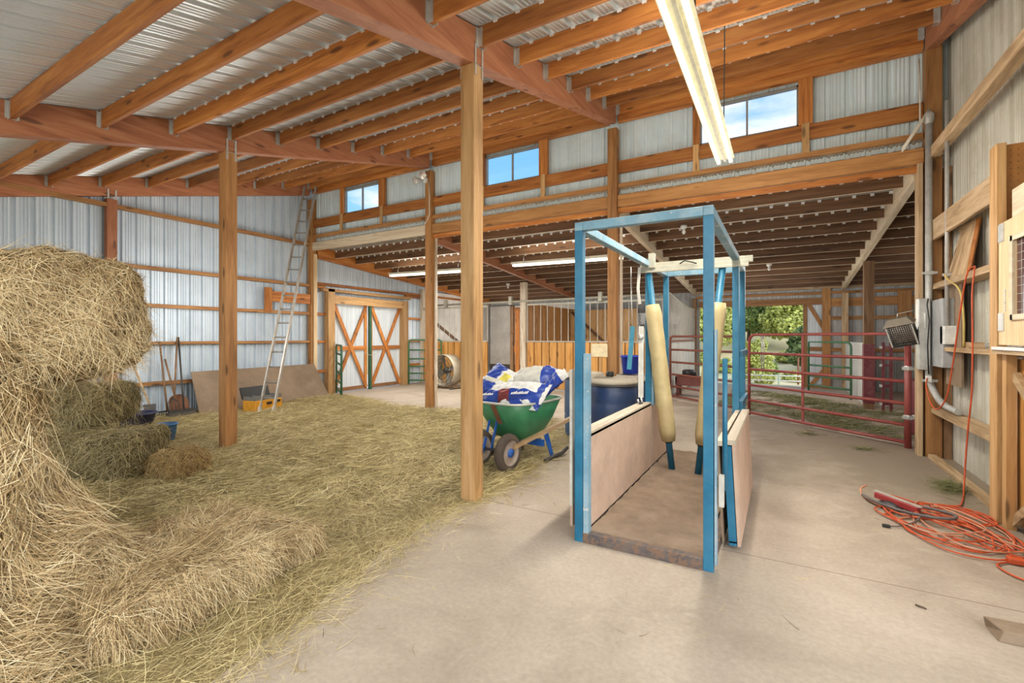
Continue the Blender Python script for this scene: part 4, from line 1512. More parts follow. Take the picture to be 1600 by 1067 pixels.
# ------------------------------------------------------------------ lights
def build_lights():
    x, z = -.555, 3.50
    y0, y1 = 2.5, 5.80
    root = thing('fluorescent_fixture', (x, (y0 + y1) / 2, z), 'twin-tube fluorescent fixture hanging on chains at upper right', 'light fixture')
    MB().prism([(x - .10, y0, z + .02), (x + .10, y0, z + .02), (x + .045, y0, z + .075), (x - .045, y0, z + .075)], (0, y1 - y0, 0)).build('housing', 'fixture_white', root)
    MB().box(x - .012, x + .012, y0, y1, z - .005, z + .02).build('spine', 'fixture_white', root)
    for s in (-1, 1):
        MB().tube([(x + s * .062, y0 + .03, z - .012), (x + s * .062, y1 - .03, z - .012)], .021, 12).build('tube', 'tube_warm', root)
        for ye in (y0 + .015, y1 - .015):
            MB().box(x + s * .062 - .02, x + s * .062 + .02, ye - .015, ye + .015, z - .03, z + .03).build('lamp_holder', 'fixture_white', root)
    for ye in (y0 + .75, y1 - .75):
        MB().tube([(x + .06, ye, z + .06), (x + .06, ye + .1, zs(ye) - .1)], .006, 5).build('chain', 'dark_steel', root)

    def strip(x0, x1, y, z0, z1, label):
        root = thing('fluorescent_strip', ((x0 + x1) / 2, y, (z0 + z1) / 2), label, 'light fixture', 'lean-to strip lights')
        MB().bar((x0, y, z0 + .055), (x1, y, z1 + .055), .13, .05).build('housing', 'fixture_white', root)
        for s in (-1, 1):
            MB().tube([(x0 + .03, y + s * .035, z0), (x1 - .03, y + s * .035, z1)], .02, 10).build('tube', 'tube_white', root)
        for xe in (x0 + .3, x1 - .3):
            MB().tube([(xe, y, z0 + .07), (xe, y, zl(y) - .2)], .005, 5).build('hanger', 'dark_steel', root)
    strip(-9.35, -6.72, 9.45, 3.19, 3.14, 'lit fluorescent strip under the lean-to near the double doors')
    strip(-5.45, -2.8, 9.45, 3.17, 3.13, 'lit fluorescent strip under the lean-to behind the blue frame')

    def bulb(x, y, z, label):
        root = thing('lamp_holder', (x, y, z), label, 'bulb', 'bare bulbs under the lean-to')
        T = Matrix.Translation((x, y, z))
        MB().lathe([(0, .06), (.055, .06), (.06, .03), (.035, 0), (0, 0)], 14, T).build('socket', 'white_plastic', root)
        MB().lathe([(0, -.10), (.02, -.095), (.034, -.06), (.025, -.02), (.015, 0)], 14, T).build('globe', 'white_plastic', root)
    bulb(-7.6, 12.9, 3.2 - .03, 'bare bulb holder on a purlin over the first stall')
    bulb(-1.55, 8.98, 3.49, 'bare bulb holder on a purlin above the blue frame')
    bulb(-.25, 12.6, 3.18, 'bare bulb holder on a purlin in front of the doorway')

    # twin floodlight on window wall post
    root = thing('floodlight', (XA - .02, YC - .12, 4.75), 'twin floodlight on the window wall post with a white cable', 'floodlight')
    MB().box(-6.58, -6.50, 7.62, 7.67, 4.78, 4.88).build('bracket', 'white_plastic', root)
    for dx, dz, aim in ((-.16, -.03, (-.35, -.85, -.35)), (.03, .05, (.1, -.9, -.25))):
        c = Vector((-6.54 + dx, 7.56, 4.86 + dz))
        Mq = Matrix.Translation(c) @ Vector(aim).to_track_quat('Z', 'Y').to_matrix().to_4x4()
        h = MB().lathe([(0, -.09), (.035, -.085), (.05, -.03), (.085, .03), (.09, .06)], 20, Mq).build('lamp_head', 'white_plastic', root)
        MB().lathe([(.088, .055), (.05, .075), (0, .08)], 20, Mq).build('lens', 'reflector', h)
    MB().tube([(-6.46, 7.66, 4.8), (-6.44, 7.66, 4.5), (-6.44, 7.66, 4.1), (-6.5, 7.66, 3.98), (-6.6, 7.68, 3.9)], .011, 6).build('cable', 'cable_white', root)


# ------------------------------------------------------------------ right wall
def build_right():
    # wall girts as shelves
    for z0, z1, nm in ((.56, .62, 'lowest dusty shelf board'), (1.34, 1.39, 'middle shelf board'), (2.09, 2.16, 'upper shelf board')):
        o = MB().box(1.62, 1.81, 5.36, 7.66, z0, z1).build('wall_girt', 'old_y', bevel=.004)
        tag(o, nm + ' on the right wall by the electrical panel', 'shelf board', 'right wall shelves')
    o = MB().box(1.62, 1.66, 5.36, 7.66, 2.70, 2.95).build('wall_girt', 'old_y', bevel=.004)
    tag(o, 'wide dusty board on the right wall above the leaning panel', 'board')
    o = MB().box(1.60, 1.70, 3.2, 7.66, 3.73, 3.86).build('wall_girt', 'old_y', bevel=.004)
    tag(o, 'long high girt on the right wall running toward the camera', 'girt')
    o = MB().box(1.58, 1.66, 5.36, 7.62, 0, .05).build('floor_plate', 'old_y', bevel=.004)
    tag(o, 'weathered timber sill lying along the foot of the right wall', 'timber')
    o = MB().box(1.74, 1.812, 7.64, 7.82, .0, 3.6).build('wall_stud', 'brown_z')
    tag(o, 'brown stud on the right wall behind the grey conduit', 'stud')
    # conduits
    root = thing('conduit', (1.60, 7.42, .6), 'thick grey electrical conduit running up the right corner post', 'conduit')
    pts = [(1.585, 7.60, 4.2), (1.585, 7.60, 1.1)]
    for a in np.linspace(0, 1, 8):
        pts.append((1.585 + .10 * a, 7.60 - .45 * a * a - .05 * a, 1.0 - .32 * math.sin(a * math.pi / 2)))
    pts.append((1.70, 6.95, .67))
    MB().tube(pts, .036, 12).build('pipe', 'conduit_grey', root)
    MB().lathe([(.036, 4.15), (.055, 4.2), (.055, 4.26), (.03, 4.3), (0, 4.3)], 12, Matrix.Translation((1.585, 7.60, 0))).build('weather_head', 'conduit_grey', root)
    for z in (2.28, .95):
        MB().box(1.51, 1.66, 7.555, 7.565, z, z + .03).box(1.545, 1.625, 7.548, 7.57, z - .005, z + .035).build('strap', 'galv', root)
    root = thing('conduit', (1.64, 7.05, 1.5), 'thin grey conduit beside the thick one on the right wall', 'conduit')
    MB().tube([(1.635, 7.08, 4.2), (1.635, 7.08, 1.62)], .02, 10).build('pipe', 'conduit_grey', root)
    MB().box(1.60, 1.68, 7.06, 7.10, 2.2, 2.23).build('strap', 'galv', root)
    o = MB().box(1.60, 1.72, 7.02, 7.2, 1.42, 1.63).build('junction_box', 'white_plastic', bevel=.006)
    tag(o, 'small cream junction box at the foot of the thin conduit', 'box')
    # electrical panel
    root = thing('electrical_panel', (1.55, 7.45, 1.2), 'grey electrical panel with silver side on the right corner post', 'electrical panel')
    MB().box(1.60, 1.78, 7.10, 7.62, 1.15, 1.95).build('enclosure', 'box_grey', root, bevel=.006)
    MB().box(1.47, 1.58, 7.50, 7.655, 1.10, 1.98).build('meter_box', 'galv', root, bevel=.006)
    MB().box(1.52, 1.535, 7.49, 7.50, 1.62, 1.80).build('label_plate', 'white_plastic', root)
    MB().tube([(1.555, 7.48, 1.97), (1.54, 7.46, 1.9), (1.56, 7.46, 1.7), (1.545, 7.46, 1.4), (1.555, 7.46, 1.05)], .007, 6).build('cable', 'black_plastic', root)
    o = MB().box(1.70, 1.72, 6.85, 7.4, .95, 2.25).build('backing_board', 'ply_brown')
    tag(o, 'plywood backing board behind the electrical panel', 'board')
    o = MB().box(1.53, 1.585, 7.46, 7.50, .95, 1.03).build('plug_adapter', 'white_plastic', bevel=.005)
    tag(o, 'white plug adapter on the post below the electrical panel', 'plug')
    # wires at top
    root = thing('wire_bundle', (1.45, 7.6, 4.0), 'bundle of white cables sagging from the corner post to the conduit', 'cable')
    m = MB()
    for k in range(3):
        m.tube([(1.585, 7.6, 4.3 + .02 * k), (1.52, 7.56, 4.22 - .02 * k), (1.42, 7.58, 4.05 - .02 * k), (1.33, 7.63, 3.9 - .02 * k)], .009, 6)
    m.build('cables', 'cable_white', root)
    m = MB().tube([(1.50, 7.64, 5.0), (1.51, 7.64, 4.6), (1.51, 7.64, 4.2)], .01, 6)
    m.build('riser', 'cable_white', root)
    # leaning panel on the upper shelf
    root = thing('framed_panel', (1.7, 6.9, 2.16), 'old framed board leaning on the upper shelf of the right wall', 'board')
    m = MB().prism([(1.66, 6.45, 2.17), (1.66, 7.2, 2.17), (1.78, 7.2, 2.72), (1.78, 6.62, 2.72)], (.015, 0, 0))
    m.build('board', 'old_z', root)
    MB().bar((1.655, 6.44, 2.17), (1.775, 6.60, 2.73), .03, .03).build('edge_strip', 'orange_z', root)
    MB().bar((1.775, 7.2, 2.73), (1.775, 6.6, 2.73), .03, .03).build('edge_strip', 'old_y', root)
    # heater hung at the post
    c = Vector((1.30, 7.52, 1.585))
    M = Matrix.Translation(c) @ Matrix.Scale(.76, 4) @ Matrix.Rotation(R(-22), 4, 'Z') @ Matrix.Rotation(R(-12), 4, 'Y') @ Matrix.Rotation(R(18), 4, 'X')
    root = thing('radiant_heater', c, 'brown radiant heater with wire grille hanging at the end of the red gate', 'heater')
    m = MB()
    m.add([M @ Vector(p) for p in ((-.21, -.07, .10), (.21, -.07, .10), (.21, .15, .10), (-.21, .15, .10), (-.13, -.0, .21), (.13, 0, .21), (.13, .12, .21), (-.13, .12, .21))],
          [(0, 1, 5, 4), (1, 2, 6, 5), (2, 3, 7, 6), (3, 0, 4, 7), (4, 5, 6, 7), (0, 3, 2, 1)])
    m.build('hood', 'heater_brown', root)
    m = MB()
    m.box(-.17, .17, .10, .13, -.24, .10, M=M)
    m.box(-.18, -.165, -.05, .13, -.24, .10, M=M)
    m.box(.165, .18, -.05, .13, -.24, .10, M=M)
    m.box(-.18, .18, -.05, .13, -.26, -.24, M=M)
    m.build('casing', 'black_plastic', root)
    MB().box(-.16, .16, .08, .099, -.23, .09, M=M).build('reflector', 'heater_glow', root)
    m = MB()
    for i in range(9):
        zz = -.22 + .036 * i
        m.tube([M @ Vector((-.175, -.055, zz)), M @ Vector((.175, -.055, zz))], .003, 5)
    for i in range(13):
        xx = -.17 + .34 * i / 12
        m.tube([M @ Vector((xx, -.058, -.24)), M @ Vector((xx, -.058, .09))], .003, 5)
    m.build('grille', 'heater_grille', root)
    MB().tube([M @ Vector((0, .06, .21)), M @ Vector((.02, .06, .27)), (1.44, 7.62, 1.84)], .006, 6).build('hanger_wire', 'galv', root)
    m = MB()
    for s in (-1, 1):
        MB().box(s * .168 - .01, s * .168 + .01, -.062, -.05, -.25, .09, M=M).build('side_guard', 'galv', root)
    # red drum behind gate end
    root = thing('plastic_drum', (1.95, 9.2, 0), 'dark red drum standing behind the hinge end of the red gate', 'barrel')
    T = Matrix.Translation((1.95, 9.2, .02))
    MB().lathe([(0, 0), (.27, 0), (.29, .05), (.29, .8), (.26, .85), (.26, .83), (0, .82)], 24, T).build('body', 'magenta', root)
    MB().lathe([(.292, .28), (.30, .29), (.30, .31), (.292, .32)], 24, T).build('hoop', 'galv', root)

    # workbench with cabinet at the far right
    o = MB().box(1.50, 1.56, 5.20, 5.35, 0, 3.06).build('timber_post', 'post_z', bevel=.004)
    tag(o, 'dusty stud at the corner of the workbench on the right', 'post', 'square timber posts')
    o = MB().box(1.561, 1.815, 5.24, 5.26, 2.2, 3.05).build('pegboard', 'pegboard')
    tag(o, 'brown pegboard panel above the workbench cabinet', 'pegboard')
    m = MB()
    for i in range(5):
        for j in range(16):
            m.box(1.59 + .045 * i, 1.595 + .045 * i, 5.236, 5.24, 2.25 + .05 * j, 2.255 + .05 * j)
    m.build('peg_holes', 'black_plastic', o)
    root = thing('wall_cabinet', (1.6, 4.7, 1.43), 'pale pine cabinet with wire-glass pane above the workbench', 'cabinet')
    m = MB()
    xf = 1.50
    m.box(xf, xf + .03, 4.1, 4.86 - .0, 1.44, 1.66)
    m.box(xf, xf + .03, 4.1, 4.86, 2.24, 2.40)
    m.box(xf, xf + .03, 4.86, 5.16, 1.44, 2.40)
    m.build('door_frame', 'pale_z', root, bevel=.004)
    m = MB()
    m.box(xf - .015, xf, 4.1, 4.90, 1.63, 1.67).box(xf - .015, xf, 4.1, 4.90, 2.22, 2.26).box(xf - .015, xf, 4.86, 4.92, 1.63, 2.26)
    m.build('moulding', 'pale_y', root)
    pn = MB().box(xf + .012, xf + .018, 4.1, 4.86, 1.66, 2.24).build('pane', 'pane_red', root)
    m = MB()
    for i in range(9):
        m.box(xf + .009, xf + .012, 4.1, 4.86, 1.70 + .06 * i, 1.703 + .06 * i)
    for i in range(6):
        m.box(xf + .009, xf + .012, 4.78 - .1 * i, 4.783 - .1 * i, 1.66, 2.24)
    m.build('wire_mesh', 'conduit_grey', pn)
    MB().box(xf + .03, 1.81, 4.1, 5.16, 1.44, 2.40).build('carcass', 'old_y', root)
    for z in (1.55, 2.25):
        MB().box(xf - .006, xf, 5.05, 5.155, z, z + .14).build('hinge', 'galv', root)
    for k in range(6):
        MB().box(xf - .004, xf + .0, 5.02, 5.05, 1.70 + .03 * k, 1.72 + .03 * k).build('screw_plate', 'galv', root)
    o = MB().box(1.57, 1.62, 4.1, 5.14, 2.42, 2.66).build('fascia_board', 'pale_y', bevel=.004)
    tag(o, 'pale pine board fixed above the cabinet on the right', 'board')
    root = thing('workbench', (1.65, 4.7, 0), 'timber workbench with white top and plank side at right edge', 'workbench')
    MB().box(1.47, 1.81, 4.0, 5.19, 1.37, 1.40).build('bench_top', 'old_y', root)
    MB().box(1.46, 1.81, 4.0, 5.17, 1.402, 1.425).build('white_cover', 'white_sheet', root)
    for y in (5.12, 4.55):
        MB().box(1.52, 1.58, y - .04, y + .04, 0, 1.37).build('leg', 'post_z', root)
    for k in range(5):
        MB().box(1.60, 1.62, 4.10 + .21 * k, 4.30 + .21 * k, .05, 1.33).build('plank', 'amber_z', root)
    MB().bar((1.575, 5.08, 1.2), (1.575, 4.2, .62), .04, .07).build('brace', 'old_y', root)
    MB().bar((1.575, 5.1, .06), (1.575, 4.2, .7), .04, .07).build('brace', 'old_y', root)
    # cords
    root = thing('orange_cord', (1.60, 6.35, 0), 'orange extension cord looped over the shelf and hanging to the floor', 'cord')
    m = MB()
    pts = [(1.54, 7.46, 1.0), (1.52, 7.40, .90), (1.53, 7.25, .72), (1.55, 7.05, .68), (1.58, 6.85, .85), (1.58, 6.65, 1.2), (1.585, 6.45, 1.7), (1.59, 6.25, 2.12), (1.62, 6.16, 2.185), (1.60, 6.08, 2.14),
           (1.585, 6.08, 1.9), (1.58, 6.05, 1.5), (1.575, 6.05, 1.0), (1.565, 6.12, .6), (1.54, 6.1, .25), (1.50, 5.98, .03), (1.42, 5.7, .012), (1.34, 5.5, .02), (1.2, 5.42, .03)]
    cr = catmull(pts, 6)
    m.tube(cr, .0075, 7)
    m.build('cable', 'cord_orange', root)
    root = MB().tube(catmull([(1.60, 7.0, 2.2), (1.61, 6.95, 2.15), (1.65, 6.7, 2.0), (1.66, 6.62, 1.7), (1.66, 6.62, 1.4)], 6), .01, 6).build('yellow_cord', 'cord_yellow')
    tag(root, 'yellow cord hanging beside the orange one on the right wall', 'cord')
    # cable box resting on the mid shelf
    root = thing('cable_coil', (1.72, 6.1, 1.39), 'small block and grey wire coil on the middle shelf', 'wire coil')
    MB().box(1.68, 1.76, 6.4, 6.65, 1.39, 1.45).build('block', 'old_y', root)
    m = MB()
    for k in range(3):
        m.tube([(1.72 + .05 * math.cos(a), 5.95 + (.2 + .02 * k) * math.sin(a), 1.40 + .02 * k + .015 * math.sin(2 * a)) for a in np.linspace(0, 2 * math.pi, 20)], .005, 5)
    m.build('coil', 'conduit_grey', root)


def catmull(pts, n=5):
    P = [Vector(p) for p in pts]
    P = [P[0] * 2 - P[1]] + P + [P[-1] * 2 - P[-2]]
    out = []
    for i in range(1, len(P) - 2):
        for k in range(n):
            t = k / n
            a, b_, c, d = P[i - 1], P[i], P[i + 1], P[i + 2]
            out.append(.5 * ((2 * b_) + (c - a) * t + (2 * a - 5 * b_ + 4 * c - d) * t * t + (3 * b_ - a - 3 * c + d) * t ** 3))
    out.append(P[-2])
    return out


def build_cords():
    r_ = random.Random(5)
    cx, cy = 1.16, 4.95
    # tangled orange cord pile
    pts = []
    a = 2.2
    for i in range(150):
        a += .9 + .7 * r_.random()
        rx = .46 * (.25 + .85 * r_.random())
        ry = .62 * (.2 + .85 * r_.random())
        ox = cx + .14 * math.sin(i * .41)
        oy = cy + .2 * math.cos(i * .37)
        x = ox + rx * math.cos(a) * .8 - ry * math.sin(a) * .3
        y = oy + ry * math.sin(a) + rx * math.cos(a) * .1
        x = min(x, 1.50 - max(0, .0))
        if y < 5.22:
            x = min(x, 1.46)
        pts.append((x, max(4.2, min(5.62, y)), .012 + .05 * r_.random() * (1 - min(1, math.hypot(x - cx, y - cy) / .7))))
    o = MB().tube(catmull(pts[:52], 7), .0062, 6).build('orange_cord', 'cord_orange')
    tag(o, 'tangled pile of orange extension cord on the floor by the workbench', 'cord')
    o2 = MB().tube(catmull([(p[0], p[1], p[2] + .006) for p in pts[128:]], 7), .006, 6).build('faded_cord', 'cord_pink')
    tag(o2, 'faded pinkish cord tangled in the orange cord pile', 'cord')
    lp = [(1.30, 4.32, .012), (1.22, 4.22, .012), (1.26, 4.08, .012), (1.36, 4.02, .012), (1.41, 4.12, .012), (1.38, 4.28, .012)]
    MB().tube(catmull(lp, 6), .0065, 6).build('end_loop', 'cord_orange', o)
    MB().box(1.30, 1.38, 4.30, 4.36, .005, .045).build('plug', 'cord_orange', o, bevel=.008)
    # grey cable with plug
    g = [(.66, 5.42, .03), (.70, 5.25, .04), (.85, 5.02, .05), (1.02, 4.88, .07), (1.16, 4.87, .085), (1.19, 4.98, .085), (1.08, 5.12, .07), (.92, 5.22, .05)]
    o = thing('grey_cable', (.9, 5.1, 0), 'grey rubber cable with black plug lying over the orange cords', 'cord')
    MB().tube(catmull(g, 7), .012, 8).build('cable', 'cord_grey', o)
    MB().tube(catmull([(.98, 4.92, .06), (.92, 4.80, .04), (.82, 4.70, .02), (.74, 4.66, .015)], 6), .006, 6).build('lead', 'cord_grey', o)
    MB().box(.69, .742, 4.645, 4.675, .004, .026).build('plug', 'black_plastic', o, bevel=.006)
    # work light: red reflector bar on a black base
    root = thing('work_light', (.83, 5.32, 0), 'red work light with black base lying among the cords', 'work light')
    M = Matrix.Translation((.87, 5.20, .062)) @ Matrix.Rotation(R(-46), 4, 'Z') @ Matrix.Rotation(R(3), 4, 'Y')
    MB().box(-.18, .18, -.026, .026, -.026, .026, M=M).build('bar', 'light_red', root, bevel=.008)
    MB().box(-.195, .195, -.012, .02, .027, .037, M=M).build('lens_strip', 'reflector', root)
    MB().lathe([(0, 0), (.13, 0), (.13, .02), (.06, .06), (0, .06)], 20, Matrix.Translation((.87, 5.25, .0))).build('base', 'black_plastic', root)
    MB().tube(catmull([(.70, 5.50, .10), (.66, 5.52, .06), (.66, 5.42, .02), (.74, 5.22, .015), (.9, 4.98, .015)], 6), .008, 6).build('lead', 'cord_pink', root)
    # lumber block front right
    M = Matrix.Translation((1.28, 3.28, 0)) @ Matrix.Rotation(R(4), 4, 'Z')
    m = MB()
    m.add([M @ Vector(p) for p in ((-.36, -.07, 0), (.5, -.07, 0), (.5, .07, 0), (-.36, .07, 0), (-.33, -.05, .05), (.5, -.05, .05), (.5, .07, .055), (-.37, .07, .055))],
          [(3, 2, 1, 0), (4, 5, 6, 7), (0, 1, 5, 4), (1, 2, 6, 5), (2, 3, 7, 6), (3, 0, 4, 7)])
    tag(m.build('lumber_offcut', 'grey_wood', bevel=.005), 'weathered lumber offcut lying on the concrete at lower right', 'lumber')
    # loose twig on the concrete
    o = MB().tube([(.65, 3.385, .006), (.665, 3.37, .009), (.68, 3.372, .006), (.69, 3.36, .006)], .005, 5).build('twig', 'bark')
    tag(o, 'small dark twig lying on the concrete near the lumber offcut', 'twig')


# ------------------------------------------------------------------ hay
def ribbon_arrays(P, D, Nn, L, Wd, bend, segs=4, roll=None):
    """vectorised thin blades: P base centres, D direction, bend vector per blade"""
    n = len(P)
    D = D / np.linalg.norm(D, axis=1, keepdims=True)
    S = np.cross(D, Nn)
    S /= np.maximum(np.linalg.norm(S, axis=1, keepdims=True), 1e-6)
    if roll is not None:
        up = np.cross(S, D)
        S = S * np.cos(roll)[:, None] + up * np.sin(roll)[:, None]
    V = np.empty((n, segs + 1, 2, 3))
    for k in range(segs + 1):
        t = k / segs
        c = P + D * (L * t)[:, None] + bend * (t * t)[:, None] if False else P + D * (L * t)[:, None] + bend * (t * t)
        w = Wd * (1.0 - .7 * t * t) * .5
        V[:, k, 0] = c - S * w[:, None]
        V[:, k, 1] = c + S * w[:, None]
    base = (np.arange(n) * (segs + 1) * 2)[:, None]
    q = np.array([[2 * k, 2 * k + 1, 2 * k + 3, 2 * k + 2] for k in range(segs)]).reshape(1, -1)
    F = (base + q).reshape(-1, 4)
    return V.reshape(-1, 3), F


def hay_object(name, body, blades, mats, label=None, cat=None, parent=None, kind=None, group=None, loc=(0, 0, 0)):
    """body: (verts, faces) or None; blades: (V, F, tint per vertex); one mesh"""
    loc = np.array(loc, float)
    bv = np.array(body[0], float) if body else np.zeros((0, 3))
    bf = np.array(body[1], int) if body else np.zeros((0, 4), int)
    V = np.concatenate([bv, blades[0]]) - loc
    F = np.concatenate([bf, blades[1] + len(bv)])
    tint = np.concatenate([np.full(len(bv), .3), blades[2]]).astype(np.float32)
    me = bpy.data.meshes.new(name)
    me.vertices.add(len(V))
    me.vertices.foreach_set('co', V.astype(np.float32).ravel())
    me.loops.add(len(F) * 4)
    me.loops.foreach_set('vertex_index', F.astype(np.int32).ravel())
    me.polygons.add(len(F))
    me.polygons.foreach_set('loop_start', (np.arange(len(F)) * 4).astype(np.int32))
    for m in mats:
        me.materials.append(MATS[m])
    mi = np.ones(len(F), np.int32)
    mi[:len(bf)] = 0
    me.polygons.foreach_set('material_index', mi)
    sm = np.zeros(len(F), bool)
    sm[:len(bf)] = True
    me.polygons.foreach_set('use_smooth', sm)
    at = me.attributes.new('tint', 'FLOAT', 'POINT')
    at.data.foreach_set('value', tint)
    me.update()
    me.validate()
    o = bpy.data.objects.new(name, me)
    COL.objects.link(o)
    o.location = loc
    if parent:
        o.parent = parent
    if label:
        tag(o, label, cat, group)
    if kind:
        o['kind'] = kind
    return o


def wob(p, s=1.0, a=1.0, ph=0.0):
    x, y, z = p[..., 0] * s, p[..., 1] * s, p[..., 2] * s
    return a * (np.sin(2.3 * x + 1.1 * y + ph) * np.cos(1.9 * z + .7 * y + ph) + .5 * np.sin(5.1 * y - 3.3 * z + 2 * ph) + .35 * np.sin(9.7 * x + 6.1 * z - 4 * y + ph) + .25 * np.sin(17 * z + 13 * y + 11 * x))


def round_box(size, rad, n=22, amp=.02, ph=0.0):
    """rounded box grid (verts, quads), centred on 0"""
    h = np.array(size) / 2
    vs, fs = [], []
    for ax in range(3):
        for sg in (-1, 1):
            o = len(vs)
            u, v = (ax + 1) % 3, (ax + 2) % 3
            for j in range(n + 1):
                for i in range(n + 1):
                    p = np.zeros(3)
                    p[ax] = sg
                    p[u] = 2 * i / n - 1
                    p[v] = 2 * j / n - 1
                    vs.append(p * h)
            for j in range(n):
                for i in range(n):
                    a = o + j * (n + 1) + i
                    f = (a, a + 1, a + n + 2, a + n + 1)
                    fs.append(f if sg > 0 else f[::-1])
    V = np.array(vs)
    inner = np.clip(V, -(h - rad), h - rad)
    d = V - inner
    ln = np.linalg.norm(d, axis=1, keepdims=True)
    nrm = np.where(ln > 1e-6, d / np.maximum(ln, 1e-6), 0)
    V = inner + nrm * rad
    V = V + nrm * wob(V, 3.0, amp, ph)[:, None]
    return V, np.array(fs)


def sample(V, F, n, weight=None):
    a, b_, c, d = (V[F[:, i]] for i in range(4))
    nr = np.cross(c - a, d - b_)
    ar = np.linalg.norm(nr, axis=1)
    nn = nr / np.maximum(ar, 1e-9)[:, None]
    w = ar.copy()
    if weight is not None:
        w *= weight(.25 * (a + b_ + c + d), nn)
    w /= w.sum()
    i = rng.choice(len(F), n, p=w)
    u, v = rng.random(n)[:, None], rng.random(n)[:, None]
    P = (a[i] * (1 - u) + b_[i] * u) * (1 - v) + (d[i] * (1 - u) + c[i] * u) * v
    return P, nn[i]


def blades_on(P, Nn, flow, mess=.6, L=(.08, .28), W=(.0022, .005), lift=.25, droop=.05, tmean=.55, tvar=.24, clump=None, out=.01):
    """blades over a surface: tangential with noise, tips lifted along normal and drooping"""
    n = len(P)
    rnd = rng.normal(size=(n, 3))
    D = np.array(flow, float)
    D = np.broadcast_to(D, (n, 3)) + rnd * mess
    if clump is not None:
        ang = wob(P, clump, 1.2, 1.3)
        T1 = np.cross(Nn, np.broadcast_to(D, (n, 3)))
        D = D * np.cos(ang)[:, None] + T1 * np.sin(ang)[:, None]
    D = D - Nn * np.sum(D * Nn, axis=1, keepdims=True)
    D /= np.maximum(np.linalg.norm(D, axis=1, keepdims=True), 1e-6)
    D = D + Nn * (lift * rng.random(n) ** 1.6)[:, None] - Nn * .05
    Ln = L[0] + (L[1] - L[0]) * rng.random(n) ** 1.7
    Wd = W[0] + (W[1] - W[0]) * rng.random(n)
    bend = rng.normal(size=(n, 3)) * (Ln * .22)[:, None]
    bend[:, 2] -= droop * Ln / .2 * rng.random(n)
    P0 = P + Nn * (rng.random(n) * out)[:, None] - D * (Ln * .35)[:, None]
    V, F = ribbon_arrays(P0, D, Nn, Ln, Wd, bend, 4, rng.normal(size=n) * .6)
    tone = np.clip(tmean + tvar * rng.normal(size=n) + .10 * wob(P, 4.0, 1.0, .7), 0, 1)
    return V, F, np.repeat(tone, 10)


def join_blades(*bl):
    Vs, Fs, Ts, o = [], [], [], 0
    for V, F, t in bl:
        Vs.append(V)
        Fs.append(F + o)
        Ts.append(t)
        o += len(V)
    return np.concatenate(Vs), np.concatenate(Fs), np.concatenate(Ts)


def rotz(V, a):
    c, s = math.cos(a), math.sin(a)
    return np.stack([V[:, 0] * c - V[:, 1] * s, V[:, 0] * s + V[:, 1] * c, V[:, 2]], 1)


def bale(name, centre, size, rot, rad, n, label, mats=('hay_core', 'straw'), flow=(0, 0, -1), amp=.022, ph=0.0, weight=None, tm=.55, **kw):
    V, F = round_box(size, rad, 24, amp, ph)
    V = rotz(V, rot) + np.array(centre)
    P, Nn = sample(V, F, n, weight)
    b = blades_on(P, Nn, flow, tmean=tm, **kw)
    return hay_object(name, (V, F), b, mats, label, 'hay bale', loc=(centre[0], centre[1], centre[2] - size[2] / 2))


